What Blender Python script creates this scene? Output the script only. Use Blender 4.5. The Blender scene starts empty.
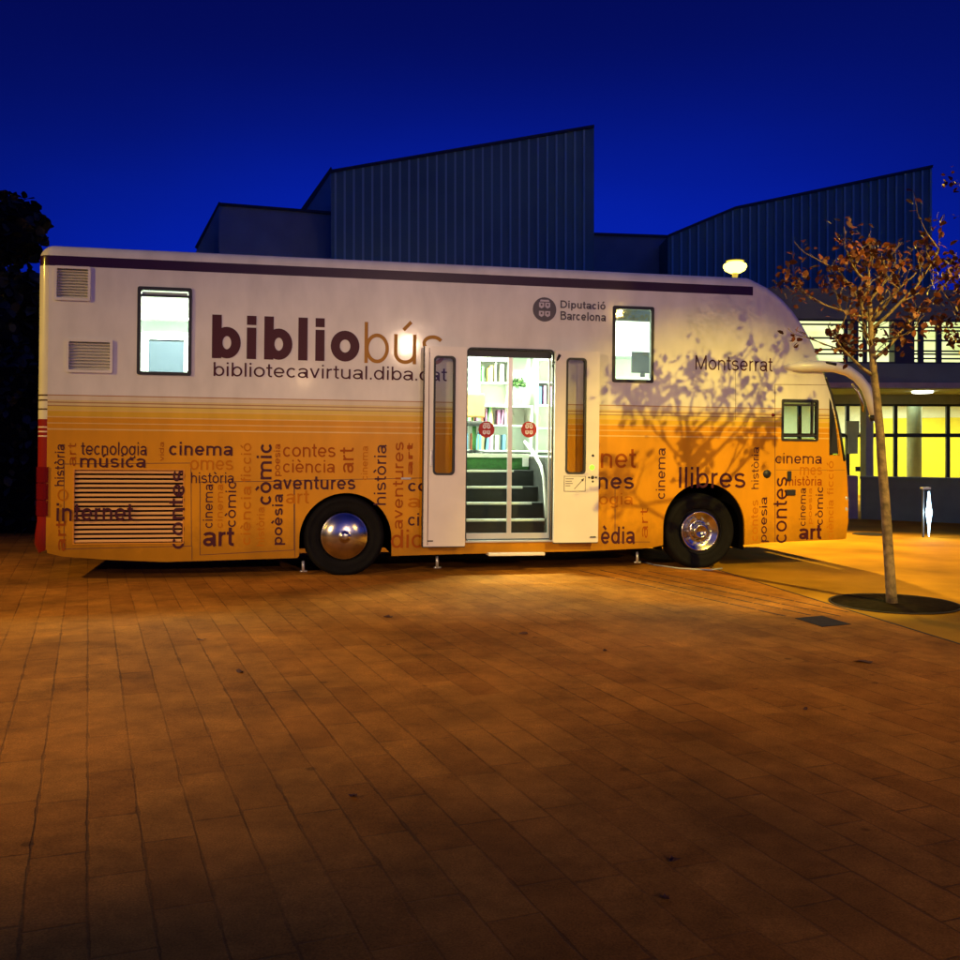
import bpy, bmesh, math, random
from mathutils import Matrix, Vector
R = math.radians
PI = math.pi
random.seed(11)
scene = bpy.context.scene
COL = scene.collection

# ------------------------------------------------------------------ helpers
CAMZ = 1.6
F = 1000.0
HZ = 440.0
CAM = Vector((0, 0, CAMZ))

def gz(x):                       # the plaza falls very slightly to the right
    return -0.0068 * (x + 1.593)

def ray(px, py):
    return Vector(((px - 480) / F, 1.0, (HZ - py) / F))

def at(px, py, Y):               # a photographed point at a chosen distance
    return CAM + ray(px, py) * Y

def ground_at(px, py):
    d = ray(px, py)
    t = (-0.0068 * 1.593 - CAMZ) / (d.z + 0.0068 * d.x)
    return CAM + d * t

def tag(o, label=None, cat=None, group=None, kind=None):
    if label: o['label'] = label
    if cat: o['category'] = cat
    if group: o['group'] = group
    if kind: o['kind'] = kind
    return o

def empty(name, loc=(0, 0, 0), rz=0.0):
    o = bpy.data.objects.new(name, None)
    COL.objects.link(o)
    o.location = loc
    o.rotation_euler = (0, 0, rz)
    o.empty_display_size = 0.2
    return o

class MB:
    def __init__(self):
        self.bm = bmesh.new()
    def quad(self, pts):
        vs = [self.bm.verts.new(p) for p in pts]
        return self.bm.faces.new(vs)
    def box(self, x0, x1, y0, y1, z0, z1, M=None):
        c = [Vector((x, y, z)) for z in (z0, z1) for y in (y0, y1) for x in (x0, x1)]
        if M: c = [M @ p for p in c]
        v = [self.bm.verts.new(p) for p in c]
        for f in ((0,2,3,1),(4,5,7,6),(0,1,5,4),(2,6,7,3),(0,4,6,2),(1,3,7,5)):
            self.bm.faces.new([v[i] for i in f])
        return self
    def tube(self, pts, rad, n=8, cap=True, flat=1.0):
        pts = [Vector(p) for p in pts]
        if not isinstance(rad, (list, tuple)): rad = [rad] * len(pts)
        rings = []
        prev = None
        for i, p in enumerate(pts):
            t = (pts[min(i+1, len(pts)-1)] - pts[max(i-1, 0)]).normalized()
            if prev is None:
                a = t.cross(Vector((0, 0, 1)))
                if a.length < 0.1: a = t.cross(Vector((1, 0, 0)))
            else:
                a = prev - t * prev.dot(t)
            a.normalize(); prev = a
            b = t.cross(a)
            rings.append([self.bm.verts.new(p + (a*math.cos(2*PI*k/n) + b*flat*math.sin(2*PI*k/n))*rad[i]) for k in range(n)])
        for i in range(len(rings)-1):
            for k in range(n):
                f = self.bm.faces.new((rings[i][k], rings[i][(k+1)%n], rings[i+1][(k+1)%n], rings[i+1][k]))
                f.smooth = True
        if cap:
            self.bm.faces.new(rings[0][::-1]); self.bm.faces.new(rings[-1])
        return self
    def lathe(self, prof, n=40, M=None):          # profile (radius, height) round local z
        M = M or Matrix()
        rings = []
        for r, h in prof:
            if r < 1e-5:
                rings.append([self.bm.verts.new(M @ Vector((0, 0, h)))])
            else:
                rings.append([self.bm.verts.new(M @ Vector((r*math.cos(2*PI*k/n), r*math.sin(2*PI*k/n), h))) for k in range(n)])
        for a, b in zip(rings, rings[1:]):
            for k in range(n):
                k2 = (k+1) % n
                if len(a) == 1 and len(b) == 1: continue
                if len(a) == 1: f = self.bm.faces.new((a[0], b[k], b[k2]))
                elif len(b) == 1: f = self.bm.faces.new((a[k], b[0], a[k2]))
                else: f = self.bm.faces.new((a[k], b[k], b[k2], a[k2]))
                f.smooth = True
        return self
    def prism(self, poly, off):                   # polygon pushed along a vector
        off = Vector(off)
        a = [self.bm.verts.new(p) for p in poly]
        b = [self.bm.verts.new(Vector(p) + off) for p in poly]
        self.bm.faces.new(a); self.bm.faces.new(b[::-1])
        n = len(a)
        for i in range(n):
            self.bm.faces.new((a[i], b[i], b[(i+1)%n], a[(i+1)%n]))
        return self
    def build(self, name, mat, parent=None, bevel=0, normals=True):
        me = bpy.data.meshes.new(name)
        if normals: bmesh.ops.recalc_face_normals(self.bm, faces=self.bm.faces[:])
        self.bm.to_mesh(me); self.bm.free()
        me.materials.append(mat)
        o = bpy.data.objects.new(name, me)
        COL.objects.link(o)
        if parent: o.parent = parent
        if bevel:
            m = o.modifiers.new('edge', 'BEVEL'); m.width = bevel; m.segments = 2; m.limit_method = 'ANGLE'
        return o

def curve_panel(name, outlines, v0, v1, mat, parent):
    """flat panel in the (x, z) plane with holes; outlines = list of closed point lists, first the rim"""
    cu = bpy.data.curves.new('tmp', 'CURVE'); cu.dimensions = '2D'; cu.fill_mode = 'BOTH'
    cu.extrude = abs(v1 - v0) / 2
    for pts in outlines:
        s = cu.splines.new('POLY'); s.points.add(len(pts) - 1)
        for i, (x, z) in enumerate(pts): s.points[i].co = (x, z, 0, 1)
        s.use_cyclic_u = True
    ob = bpy.data.objects.new('tmp', cu); COL.objects.link(ob)
    dg = bpy.context.evaluated_depsgraph_get(); dg.update()
    me = bpy.data.meshes.new_from_object(ob.evaluated_get(dg))
    bpy.data.objects.remove(ob)
    vm = (v0 + v1) / 2
    for vv in me.vertices:
        x, y, z = vv.co
        vv.co = (x, vm - z, y)
    me.name = name; me.materials.clear(); me.materials.append(mat)
    o = bpy.data.objects.new(name, me); COL.objects.link(o)
    if parent: o.parent = parent
    return o

# a grotesque alphabet drawn as strokes (heights in em: x-height .523, ascender .72)
def _arc(cx, cy, rx, ry, a0, a1, n=18):
    n = max(4, int(abs(a1-a0)/360*32))
    return [(cx+rx*math.cos(R(a0+(a1-a0)*k/n)), cy+ry*math.sin(R(a0+(a1-a0)*k/n))) for k in range(n+1)]
def glyph(ch, t):
    c = t/2; X = 0.523; A = 0.72; Dn = -0.20; mid = X/2; ry = mid-c
    L0 = 0.065+c                      # left stem
    ac = {'à': ('a', 1), 'è': ('e', 1), 'ò': ('o', 1), 'ú': ('u', 0), 'ó': ('o', 0), 'ì': ('i', 1)}
    if ch in ac:
        b, g = ac[ch]; st, w = glyph(b, t); m = w/2
        tt = [(m-0.11, 0.745), (m+0.035, 0.60)] if g else [(m+0.11, 0.745), (m-0.035, 0.60)]
        return st + [tt], w
    if ch == 'o': return [_arc(.278, mid, .24-c, ry, 0, 360)], .556
    if ch == 'O': return [_arc(.39, .36, .34-c, .36-c, 0, 360)], .778
    if ch == 'c': return [_arc(.262, mid, .222-c, ry, 42, 318)], .50
    if ch == 'e': return [[(.278+.232-c, mid-.012)] + _arc(.278, mid, .237-c, ry, 4, 322), [(.05+c, mid-.012), (.278+.232-c, mid-.012)]], .556
    if ch in 'bpdgq':
        w = .556; s_ = [_arc(.302, mid, .222-c, ry, 0, 360)]; x = L0
        if ch == 'b': s_.append([(x, 0), (x, A)])
        if ch == 'p': s_.append([(x, Dn), (x, X)])
        if ch in 'dgq':
            s_ = [[(w-a, b) for a, b in s_[0]]]; x = w-L0
            if ch == 'd': s_.append([(x, 0), (x, A)])
            if ch == 'g': s_.append([(x, X), (x, -.05)] + _arc(.275, -.045, x-.275, .165-c, 0, -155))
        return s_, w
    if ch == 'a':
        x = .435
        return [[(x+.035, 0.0), (x, .06), (x, X-.15)] + _arc(.262, X-.15, x-.262, .15-c, 0, 165),
                _arc(.235, .155, .195-c, .155-c, 0, 360), [(.235, .31-c), (x, .335-c)]], .53
    if ch in 'nhmru':
        if ch == 'u':
            return [[(L0, X), (L0, .19)] + _arc(.276, .19, .276-L0, .19-c, 180, 360) + [(.552-L0, X)], [(.552-L0, 0), (.552-L0, X)]], .556
        s_ = [[(L0, 0), (L0, A if ch == 'h' else X)]]
        if ch == 'r': return s_ + [_arc(L0+.17, X-.20, .17, .20-c, 180, 82)], .34
        if ch == 'm':
            r = .165
            s_.append(_arc(L0+r, X-.17, r, .17-c, 180, 0) + [(L0+2*r, 0)])
            s_.append(_arc(L0+3*r, X-.17, r, .17-c, 180, 0) + [(L0+4*r, 0)])
            return s_, L0+4*r+c+.065
        s_.append(_arc(.277, X-.19, .277-L0, .19-c, 180, 0) + [(.554-L0, 0)])
        return s_, .556
    if ch == 'i': return [[(L0, 0), (L0, X)], [(L0, A-max(t, .09)), (L0, A)]], 2*L0
    if ch == 'l': return [[(L0, 0), (L0, A)]], 2*L0
    if ch == 't': return [[(.14, .68), (.14, .12)] + _arc(.14+.105, .12, .105, .12-c, 180, 285), [(.02, X-c), (.28, X-c)]], .30
    if ch == 'f': return [[(.13, 0), (.13, .60)] + _arc(.13+.10, .60, .10, .12-c, 180, 80), [(.015, X-c), (.27, X-c)]], .28
    if ch == 's':
        q = X/4+c/2
        return [_arc(.25, X-q, .195-c*.8, q-c, 25, 270) + _arc(.25, q, .205-c*.8, q-c, 90, -155)], .50
    if ch == 'v': return [[(.03+c, X), (.25, c*.6)], [(.47-c, X), (.25, c*.6)]], .50
    if ch == '.': return [[(L0, 0), (L0, max(t, .1))]], 2*L0
    if ch == ' ': return [], .278
    if ch == 'D': return [[(.08+c, 0), (.08+c, A)], [(.08+c, A-c), (.33, A-c)] + _arc(.33, A/2, .35-c, A/2-c, 90, -90) + [(.08+c, c)]], .72
    if ch == 'B':
        return [[(.08+c, 0), (.08+c, A)], [(.08+c, A-c), (.38, A-c)] + _arc(.38, .55, .20-c*.6, .17-c, 90, -90) + [(.08+c, .38)],
                [(.38, .38)] + _arc(.40, .195+c/2, .22-c*.6, .19-c/2, 90, -90) + [(.08+c, c)]], .667
    if ch == 'M': return [[(.08+c, 0), (.08+c, A)], [(.08+c, A), (.415, .03)], [(.415, .03), (.75-c, A)], [(.75-c, 0), (.75-c, A)]], .83
    return [], .3
def text_mesh(s, t=0.088):
    bm = bmesh.new(); x = 0.0; lay = 0
    for ch in s:
        strokes, w = glyph(ch, t)
        for st in strokes:
            n = len(st); closed = n > 3 and abs(st[0][0]-st[-1][0]) < 1e-6 and abs(st[0][1]-st[-1][1]) < 1e-6
            P = [Vector(p) for p in (st[:-1] if closed else st)]
            Pq = [P[0]]
            for p in P[1:]:
                if (p-Pq[-1]).length > 1e-5: Pq.append(p)
            P = Pq; n = len(P)
            La, Ra = [], []
            for k in range(n):
                pr = P[(k-1) % n] if (closed or k) else None; nx = P[(k+1) % n] if (closed or k < n-1) else None
                d0 = (P[k]-pr).normalized() if pr is not None else None
                d1 = (nx-P[k]).normalized() if nx is not None else None
                if d0 is None: d0 = d1
                if d1 is None: d1 = d0
                tt = (d0+d1).normalized(); nrm = Vector((-tt.y, tt.x))
                k_ = 1/max(0.55, tt.dot(d0))
                off = nrm*t/2*k_
                La.append(bm.verts.new((x+P[k].x+off.x, P[k].y+off.y, lay)))
                Ra.append(bm.verts.new((x+P[k].x-off.x, P[k].y-off.y, lay)))
            for k in range(n if closed else n-1):
                k2 = (k+1) % n
                bm.faces.new((Ra[k], Ra[k2], La[k2], La[k]))
            lay += 1
        lay = lay % 3 if False else lay
        x += w
        if ch in 'bdghilmnu' : x += 0
    me = bpy.data.meshes.new('t'); bm.to_mesh(me); bm.free()
    return me

def rrect(x0, x1, z0, z1, r, n=5):
    pts = []
    for cx, cz, a0 in ((x1-r, z1-r, 0), (x0+r, z1-r, 90), (x0+r, z0+r, 180), (x1-r, z0+r, 270)):
        for k in range(n+1):
            a = R(a0 + 90*k/n); pts.append((cx + r*math.cos(a), cz + r*math.sin(a)))
    return pts

# ------------------------------------------------------------------ materials
def new_mat(name):
    m = bpy.data.materials.new(name); m.use_nodes = True
    return m, m.node_tree.nodes, m.node_tree.links, m.node_tree.nodes['Principled BSDF']

def mat(name, col, rough=0.5, metal=0.0, var=0.0, vscale=6.0, bump=0.0, bscale=40.0, coat=0.0, emit=None, estr=0.0, spec=0.5, trans=0.0):
    m, N, L, p = new_mat(name)
    p.inputs['Roughness'].default_value = rough
    p.inputs['Metallic'].default_value = metal
    p.inputs['Specular IOR Level'].default_value = spec
    p.inputs['Coat Weight'].default_value = coat
    p.inputs['Coat Roughness'].default_value = 0.08
    p.inputs['Transmission Weight'].default_value = trans
    c = (*col, 1)
    p.inputs['Base Color'].default_value = c
    tc = N.new('ShaderNodeTexCoord')
    n1 = N.new('ShaderNodeTexNoise'); n1.inputs['Scale'].default_value = vscale; n1.inputs['Detail'].default_value = 6
    L.new(tc.outputs['Object'], n1.inputs['Vector'])
    rp = N.new('ShaderNodeMapRange')
    rp.inputs[1].default_value = 0.3; rp.inputs[2].default_value = 0.7
    rp.inputs[3].default_value = 1 - var; rp.inputs[4].default_value = 1 + var*0.6
    L.new(n1.outputs[0], rp.inputs[0])
    mx = N.new('ShaderNodeMix'); mx.data_type = 'RGBA'; mx.blend_type = 'MULTIPLY'; mx.inputs[0].default_value = 1
    mx.inputs[6].default_value = c
    L.new(rp.outputs[0], mx.inputs[7]); L.new(mx.outputs[2], p.inputs['Base Color'])
    if bump:
        n2 = N.new('ShaderNodeTexNoise'); n2.inputs['Scale'].default_value = bscale; n2.inputs['Detail'].default_value = 5
        L.new(tc.outputs['Object'], n2.inputs['Vector'])
        b = N.new('ShaderNodeBump'); b.inputs['Strength'].default_value = bump; b.inputs['Distance'].default_value = 0.01
        L.new(n2.outputs[0], b.inputs['Height']); L.new(b.outputs[0], p.inputs['Normal'])
    if emit:
        p.inputs['Emission Color'].default_value = (*emit, 1); p.inputs['Emission Strength'].default_value = estr
    return m

def glass(name, tint=(0.9, 0.95, 0.92), refl=0.08):
    m = bpy.data.materials.new(name); m.use_nodes = True
    N = m.node_tree.nodes; L = m.node_tree.links; N.clear()
    out = N.new('ShaderNodeOutputMaterial')
    tr = N.new('ShaderNodeBsdfTransparent'); tr.inputs[0].default_value = (*tint, 1)
    gl = N.new('ShaderNodeBsdfGlossy'); gl.inputs['Roughness'].default_value = 0.03
    fr = N.new('ShaderNodeLayerWeight'); fr.inputs[0].default_value = 0.5
    pw = N.new('ShaderNodeMath'); pw.operation = 'POWER'; pw.inputs[1].default_value = 5.0
    L.new(fr.outputs['Facing'], pw.inputs[0])
    ad = N.new('ShaderNodeMath'); ad.operation = 'MULTIPLY_ADD'; ad.inputs[1].default_value = 0.8; ad.inputs[2].default_value = 0.03 + refl * 0.3
    L.new(pw.outputs[0], ad.inputs[0])
    mx = N.new('ShaderNodeMixShader')
    L.new(ad.outputs[0], mx.inputs[0]); L.new(tr.outputs[0], mx.inputs[1]); L.new(gl.outputs[0], mx.inputs[2])
    L.new(mx.outputs[0], out.inputs[0])
    return m

M_ = {}
M_['cream'] = mat('cream paint', (0.74, 0.70, 0.60), 0.35, var=0.06, vscale=3, coat=0.3)
M_['silver'] = mat('silver rail', (0.62, 0.62, 0.58), 0.3, 0.6)
M_['black'] = mat('black rubber', (0.012, 0.012, 0.012), 0.5)
M_['under'] = mat('underbody', (0.005, 0.005, 0.005), 0.9, bump=0.4, spec=0.1)
M_['tyre'] = mat('tyre rubber', (0.006, 0.0055, 0.005), 0.85, var=0.3, bump=0.3, bscale=60, spec=0.15)
M_['chrome'] = mat('chrome', (0.56, 0.52, 0.42), 0.21, 1.0, var=0.2, vscale=8, bump=0.05, bscale=12)
M_['dark_ink'] = mat('maroon lettering', (0.060, 0.007, 0.011), 0.45, spec=0.25)
M_['mid_ink'] = mat('rust lettering', (0.34, 0.075, 0.003), 0.5, spec=0.1)
M_['faint_ink'] = mat('pale rust lettering', (0.50, 0.155, 0.002), 0.5, spec=0.1)
M_['ochre_ink'] = mat('ochre lettering', (0.40, 0.19, 0.02), 0.45, spec=0.2)
M_['grey_ink'] = mat('dark grey lettering', (0.05, 0.035, 0.05), 0.4)
M_['orange'] = mat('orange slat paint', (0.70, 0.28, 0.006), 0.35, coat=0.2)
M_['seam'] = mat('panel seam', (0.10, 0.03, 0.01), 0.6)
M_['redlamp'] = mat('red lamp lens', (0.16, 0.006, 0.006), 0.12, coat=1.0)
M_['clearlamp'] = mat('clear lamp lens', (0.7, 0.7, 0.68), 0.08, 0.3, coat=1.0)
M_['iwhite'] = mat('white laminate', (0.82, 0.84, 0.76), 0.5, var=0.08, vscale=4)
M_['igrey'] = mat('grey laminate', (0.35, 0.42, 0.40), 0.5, var=0.1)
M_['pale_grey'] = mat('pale grey cupboard', (0.42, 0.47, 0.46), 0.5, var=0.06)
M_['carpet'] = mat('green step lining', (0.018, 0.085, 0.012), 0.85, var=0.35, vscale=30)
M_['step_dark'] = mat('dark rubber step', (0.007, 0.008, 0.006), 0.85, var=0.3)
M_['nose'] = mat('step nosing', (0.7, 0.72, 0.6), 0.4)
M_['leafgreen'] = mat('green leaves', (0.06, 0.14, 0.02), 0.6, var=0.4, vscale=20)
M_['wood'] = mat('pale wood', (0.55, 0.30, 0.10), 0.5, var=0.2)
M_['glass'] = glass('window glass')
M_['darkglass'] = glass('tinted glass', (0.75, 0.82, 0.78), 0.1)
M_['leafglass'] = glass('door leaf glass', (0.93, 0.92, 0.90), 0.1)
M_['concrete'] = mat('grey concrete', (0.13, 0.20, 0.15), 0.8, var=0.2, vscale=2.5, bump=0.4, bscale=25)
M_['concrete_pale'] = mat('pale concrete', (0.30, 0.28, 0.24), 0.8, var=0.2, vscale=3, bump=0.3)
M_['metal_clad'] = mat('blue grey metal cladding', (0.10, 0.25, 0.19), 0.55, 0.1, var=0.18, vscale=0.8)
M_['metal_rib'] = mat('standing seam', (0.26, 0.52, 0.42), 0.5, 0.1)
M_['wall_dark'] = mat('dark render wall', (0.09, 0.14, 0.14), 0.7, var=0.15, vscale=1.5)
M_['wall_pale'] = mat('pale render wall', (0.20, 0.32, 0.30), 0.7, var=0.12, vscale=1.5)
M_['frame_dark'] = mat('dark window frame', (0.02, 0.022, 0.02), 0.5)
M_['soffit'] = mat('soffit boards', (0.36, 0.38, 0.22), 0.7, var=0.1)
M_['yellow_wall'] = mat('yellow wall', (0.80, 0.70, 0.03), 0.6, var=0.05)
M_['white_wall'] = mat('white wall', (0.75, 0.80, 0.62), 0.7, var=0.05)
M_['colgreen'] = mat('column plaster', (0.36, 0.42, 0.28), 0.7, var=0.1)
M_['steel_post'] = mat('grey post', (0.12, 0.12, 0.12), 0.4, 0.6)
M_['soil'] = mat('dark soil', (0.014, 0.008, 0.004), 0.95, var=0.5, vscale=14, bump=0.8, bscale=50, spec=0.02)
M_['iron'] = mat('cast iron', (0.035, 0.025, 0.02), 0.7, 0.0, var=0.3, vscale=20, bump=0.5, bscale=60, spec=0.1)
M_['slot'] = mat('drain slot', (0.05, 0.025, 0.012), 0.85, var=0.4, vscale=9)
M_['bark'] = mat('grey brown bark', (0.17, 0.11, 0.06), 0.85, var=0.65, vscale=14, bump=0.8, bscale=45)
M_['cable'] = mat('pale cable sheath', (0.4, 0.42, 0.4), 0.5)
M_['red_sticker'] = mat('red sticker', (0.42, 0.015, 0.008), 0.5)
M_['white_mark'] = mat('white print', (0.8, 0.8, 0.78), 0.5)
M_['pale_mark'] = mat('pale lilac print', (0.5, 0.45, 0.5), 0.5)

def emis(name, col, s):
    m = bpy.data.materials.new(name); m.use_nodes = True
    N = m.node_tree.nodes; L = m.node_tree.links; N.clear()
    o = N.new('ShaderNodeOutputMaterial'); e = N.new('ShaderNodeEmission')
    e.inputs[0].default_value = (*col, 1); e.inputs[1].default_value = s
    L.new(e.outputs[0], o.inputs[0])
    return m
M_['tube'] = emis('ceiling light panel', (0.93, 1.0, 0.80), 14.0)
M_['sodium'] = emis('sodium lantern', (1.0, 0.70, 0.07), 11.0)
M_['roomlight'] = emis('room lamp', (0.95, 1.0, 0.8), 14.0)
M_['bollard'] = emis('bollard diffuser', (0.55, 0.82, 1.0), 9.0)
M_['led'] = emis('green indicator', (0.45, 1.0, 0.05), 1.6)

# lit blinds behind the louvres of the upper storey
def lit_blind():
    m = bpy.data.materials.new('lit blind'); m.use_nodes = True
    N = m.node_tree.nodes; L = m.node_tree.links; N.clear()
    o = N.new('ShaderNodeOutputMaterial'); e = N.new('ShaderNodeEmission')
    tc = N.new('ShaderNodeTexCoord'); mp = N.new('ShaderNodeMapping'); mp.inputs['Scale'].default_value = (0.7, 1, 2.2)
    n = N.new('ShaderNodeTexNoise'); n.inputs['Scale'].default_value = 1.1; n.inputs['Detail'].default_value = 3
    r = N.new('ShaderNodeValToRGB'); r.color_ramp.elements[0].position = 0.32; r.color_ramp.elements[1].position = 0.66
    r.color_ramp.elements[0].color = (0.42, 0.50, 0.12, 1); r.color_ramp.elements[1].color = (0.95, 1.0, 0.50, 1)
    L.new(tc.outputs['Object'], mp.inputs[0]); L.new(mp.outputs[0], n.inputs['Vector']); L.new(n.outputs[0], r.inputs[0])
    L.new(r.outputs[0], e.inputs[0]); e.inputs[1].default_value = 1.5
    L.new(e.outputs[0], o.inputs[0])
    return m
M_['blind'] = lit_blind()

# ------------------------------------------------------------------ bus frame
a_ = math.atan2(1000, 4920)
pt = 0.01095
e_ = Vector((math.cos(a_)*math.cos(pt), math.sin(a_)*math.cos(pt), -math.sin(pt)))
v_ = Vector((-math.sin(a_), math.cos(a_), 0))
w_ = e_.cross(v_)
P1 = Vector((-1.593, 11.76, 0.0))
ORG = P1 - e_ * 3.417
BM = Matrix(((e_.x, v_.x, w_.x, ORG.x), (e_.y, v_.y, w_.y, ORG.y), (e_.z, v_.z, w_.z, ORG.z), (0, 0, 0, 1)))
BI = BM.inverted()
CL = BI @ CAM

def loc(px, py, v=0.0):           # photograph point -> (u, z) on the bus plane at depth v
    d = BI.to_3x3() @ ray(px, py)
    t = (v - CL.y) / d.y
    p = CL + d * t
    return p.x, p.z
def LP(px, py, v=0.0):
    x, z = loc(px, py, v); return Vector((x, v, z))

bus = empty('library_bus')
bus.matrix_world = BM
tag(bus, 'white and orange library bus with its doors open, parked across the plaza', 'bus')

ZB0 = (loc(34, 254)[1] + loc(752, 287)[1]) / 2
ZB1 = (loc(34, 264)[1] + loc(752, 296)[1]) / 2
UB = loc(753, 290)[0]
ZT = ZB0 + 0.125
RR = 0.12
WID = 2.5

# livery: paint colours by height on the body
def livery():
    m, N, L, p = new_mat('bus livery paint')
    p.inputs['Roughness'].default_value = 0.33
    p.inputs['Coat Weight'].default_value = 0.22
    p.inputs['Specular IOR Level'].default_value = 0.2
    p.inputs['Coat Roughness'].default_value = 0.09
    tc = N.new('ShaderNodeTexCoord'); sp = N.new('ShaderNodeSeparateXYZ')
    L.new(tc.outputs['Object'], sp.inputs[0])
    def math_(op, a, b=None, c=None):
        n = N.new('ShaderNodeMath'); n.operation = op
        for i, q in enumerate((a, b, c)):
            if q is None: continue
            if isinstance(q, (int, float)): n.inputs[i].default_value = q
            else: L.new(q, n.inputs[i])
        return n.outputs[0]
    def mixc(f, a, b):
        n = N.new('ShaderNodeMix'); n.data_type = 'RGBA'
        if isinstance(f, (int, float)): n.inputs[0].default_value = f
        else: L.new(f, n.inputs[0])
        for i, q in ((6, a), (7, b)):
            if isinstance(q, tuple): n.inputs[i].default_value = q
            else: L.new(q, n.inputs[i])
        return n.outputs[2]
    u, z = sp.outputs[0], sp.outputs[2]
    cream = (0.76, 0.73, 0.66, 1); tan = (0.72, 0.58, 0.26, 1); tan2 = (0.74, 0.53, 0.09, 1)
    org = (0.70, 0.30, 0.003, 1); org2 = (0.72, 0.42, 0.02, 1); brown = (0.36, 0.18, 0.06, 1); light = (0.80, 0.55, 0.20, 1)
    tan0 = (0.72, 0.62, 0.44, 1); brown = (0.42, 0.22, 0.08, 1); light = (0.78, 0.50, 0.15, 1)
    seq = [(437, org), (431.5, light), (430.3, org), (425.4, light), (424.4, org), (419.4, light), (418.4, org2), (413.2, light), (412.2, tan2), (408.6, brown), (407.6, tan),
           (405.4, brown), (404.2, tan), (402.5, tan0), (398.2, brown), (397.2, cream), (390, cream)]
    zlo = loc(200, 437)[1]; zhi = loc(200, 388)[1]
    mr = N.new('ShaderNodeMapRange'); mr.inputs[1].default_value = zlo; mr.inputs[2].default_value = zhi
    L.new(z, mr.inputs[0])
    rp = N.new('ShaderNodeValToRGB'); rp.color_ramp.interpolation = 'CONSTANT'
    el = rp.color_ramp.elements
    # each entry colours from its y upwards to the next entry
    ys = [s[0] for s in seq]; cs = [s[1] for s in seq]
    pos = [(loc(200, y)[1] - zlo) / (zhi - zlo) for y in ys]
    while len(el) < len(seq): el.new(0.5)
    for i in range(len(seq)):
        el[i].position = max(0, min(1, pos[i])); el[i].color = cs[i]
    L.new(mr.outputs[0], rp.inputs[0])
    col = rp.outputs[0]
    # rear corner: red below, cream above, with fine lines
    zr = loc(40, 419)[1]
    corner = math_('LESS_THAN', u, 0.118)
    low = math_('LESS_THAN', z, zr)
    ln = None
    for y in (427, 431.5, 436):
        zz = loc(40, y)[1]
        q = math_('COMPARE', z, zz, 0.008); ln = q if ln is None else math_('MAXIMUM', ln, q)
    dk = None
    for y in (395, 400, 409):
        zz = loc(40, y)[1]
        q = math_('COMPARE', z, zz, 0.009); dk = q if dk is None else math_('MAXIMUM', dk, q)
    redc = mixc(ln, (0.28, 0.014, 0.008, 1), (0.8, 0.6, 0.4, 1))
    upc = mixc(dk, (0.76, 0.70, 0.50, 1), (0.10, 0.05, 0.02, 1))
    cc = mixc(low, upc, redc)
    col = mixc(corner, col, cc)
    # maroon band under the roof edge
    band = math_('MULTIPLY', math_('GREATER_THAN', z, ZB1), math_('LESS_THAN', z, ZB0))
    band = math_('MULTIPLY', band, math_('LESS_THAN', u, UB))
    col = mixc(band, col, (0.035, 0.006, 0.008, 1))
    # road dirt and uneven film, streaks
    n = N.new('ShaderNodeTexNoise'); n.inputs['Scale'].default_value = 2.2; n.inputs['Detail'].default_value = 7
    mp = N.new('ShaderNodeMapping'); mp.inputs['Scale'].default_value = (1.6, 1, 0.7)
    L.new(tc.outputs['Object'], mp.inputs[0]); L.new(mp.outputs[0], n.inputs['Vector'])
    f = N.new('ShaderNodeMapRange'); f.inputs[1].default_value = 0.35; f.inputs[2].default_value = 0.75; f.inputs[3].default_value = 1.0; f.inputs[4].default_value = 0.80
    L.new(n.outputs[0], f.inputs[0])
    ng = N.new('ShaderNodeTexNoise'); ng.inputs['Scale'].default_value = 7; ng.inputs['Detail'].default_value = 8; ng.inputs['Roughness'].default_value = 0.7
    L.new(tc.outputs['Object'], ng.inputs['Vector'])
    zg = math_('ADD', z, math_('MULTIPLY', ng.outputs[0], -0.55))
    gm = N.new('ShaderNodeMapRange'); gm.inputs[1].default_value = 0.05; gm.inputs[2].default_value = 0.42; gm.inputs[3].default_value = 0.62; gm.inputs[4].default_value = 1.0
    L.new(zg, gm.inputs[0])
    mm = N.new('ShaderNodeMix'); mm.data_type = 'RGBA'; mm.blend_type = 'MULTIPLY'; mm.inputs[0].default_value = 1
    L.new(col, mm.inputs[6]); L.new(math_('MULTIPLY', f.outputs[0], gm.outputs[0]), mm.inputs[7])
    L.new(mm.outputs[2], p.inputs['Base Color'])
    # hand-laid panels are never quite flat
    n2 = N.new('ShaderNodeTexNoise'); n2.inputs['Scale'].default_value = 3.2; n2.inputs['Detail'].default_value = 2
    L.new(tc.outputs['Object'], n2.inputs['Vector'])
    b = N.new('ShaderNodeBump'); b.inputs['Strength'].default_value = 0.03; b.inputs['Distance'].default_value = 0.03
    L.new(n2.outputs[0], b.inputs['Height'])
    L.new(b.outputs[0], p.inputs['Coat Normal'])
    return m
M_['livery'] = livery()

# silhouette of the body seen from the side, rear bottom -> roof -> front bottom
sil = []
zbr = loc(45, 554)[1]
sil += [(0.02, zbr), (-0.025, zbr + 0.10), (-0.02, zbr + 0.22), (0.0, zbr + 0.36), (0.0, 1.3), (0.0, 2.2)]
rc = 0.16
for k in range(0, 9):
    t = R(180 - 90 * k / 8)
    sil.append((rc + rc*math.cos(t), ZT - rc + rc*math.sin(t)))
for u in (2, 4, 6): sil.append((u, ZT))
front_px = [(750, 279), (757, 280), (769, 286.5), (783, 297.5), (794, 310), (802, 322), (808.5, 334), (814, 345), (818, 355), (826, 374), (833, 394), (839, 415), (844, 438), (847, 460)]
front_low = [(848.5, 478), (849.5, 500), (849.5, 522), (847, 539)]
fp = [loc(x, y) for x, y in front_px]; fp[0] = (fp[0][0], ZT); fp[1] = (fp[1][0], min(fp[1][1], ZT-0.015)); fl = [loc(x, y) for x, y in front_low]
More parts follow.
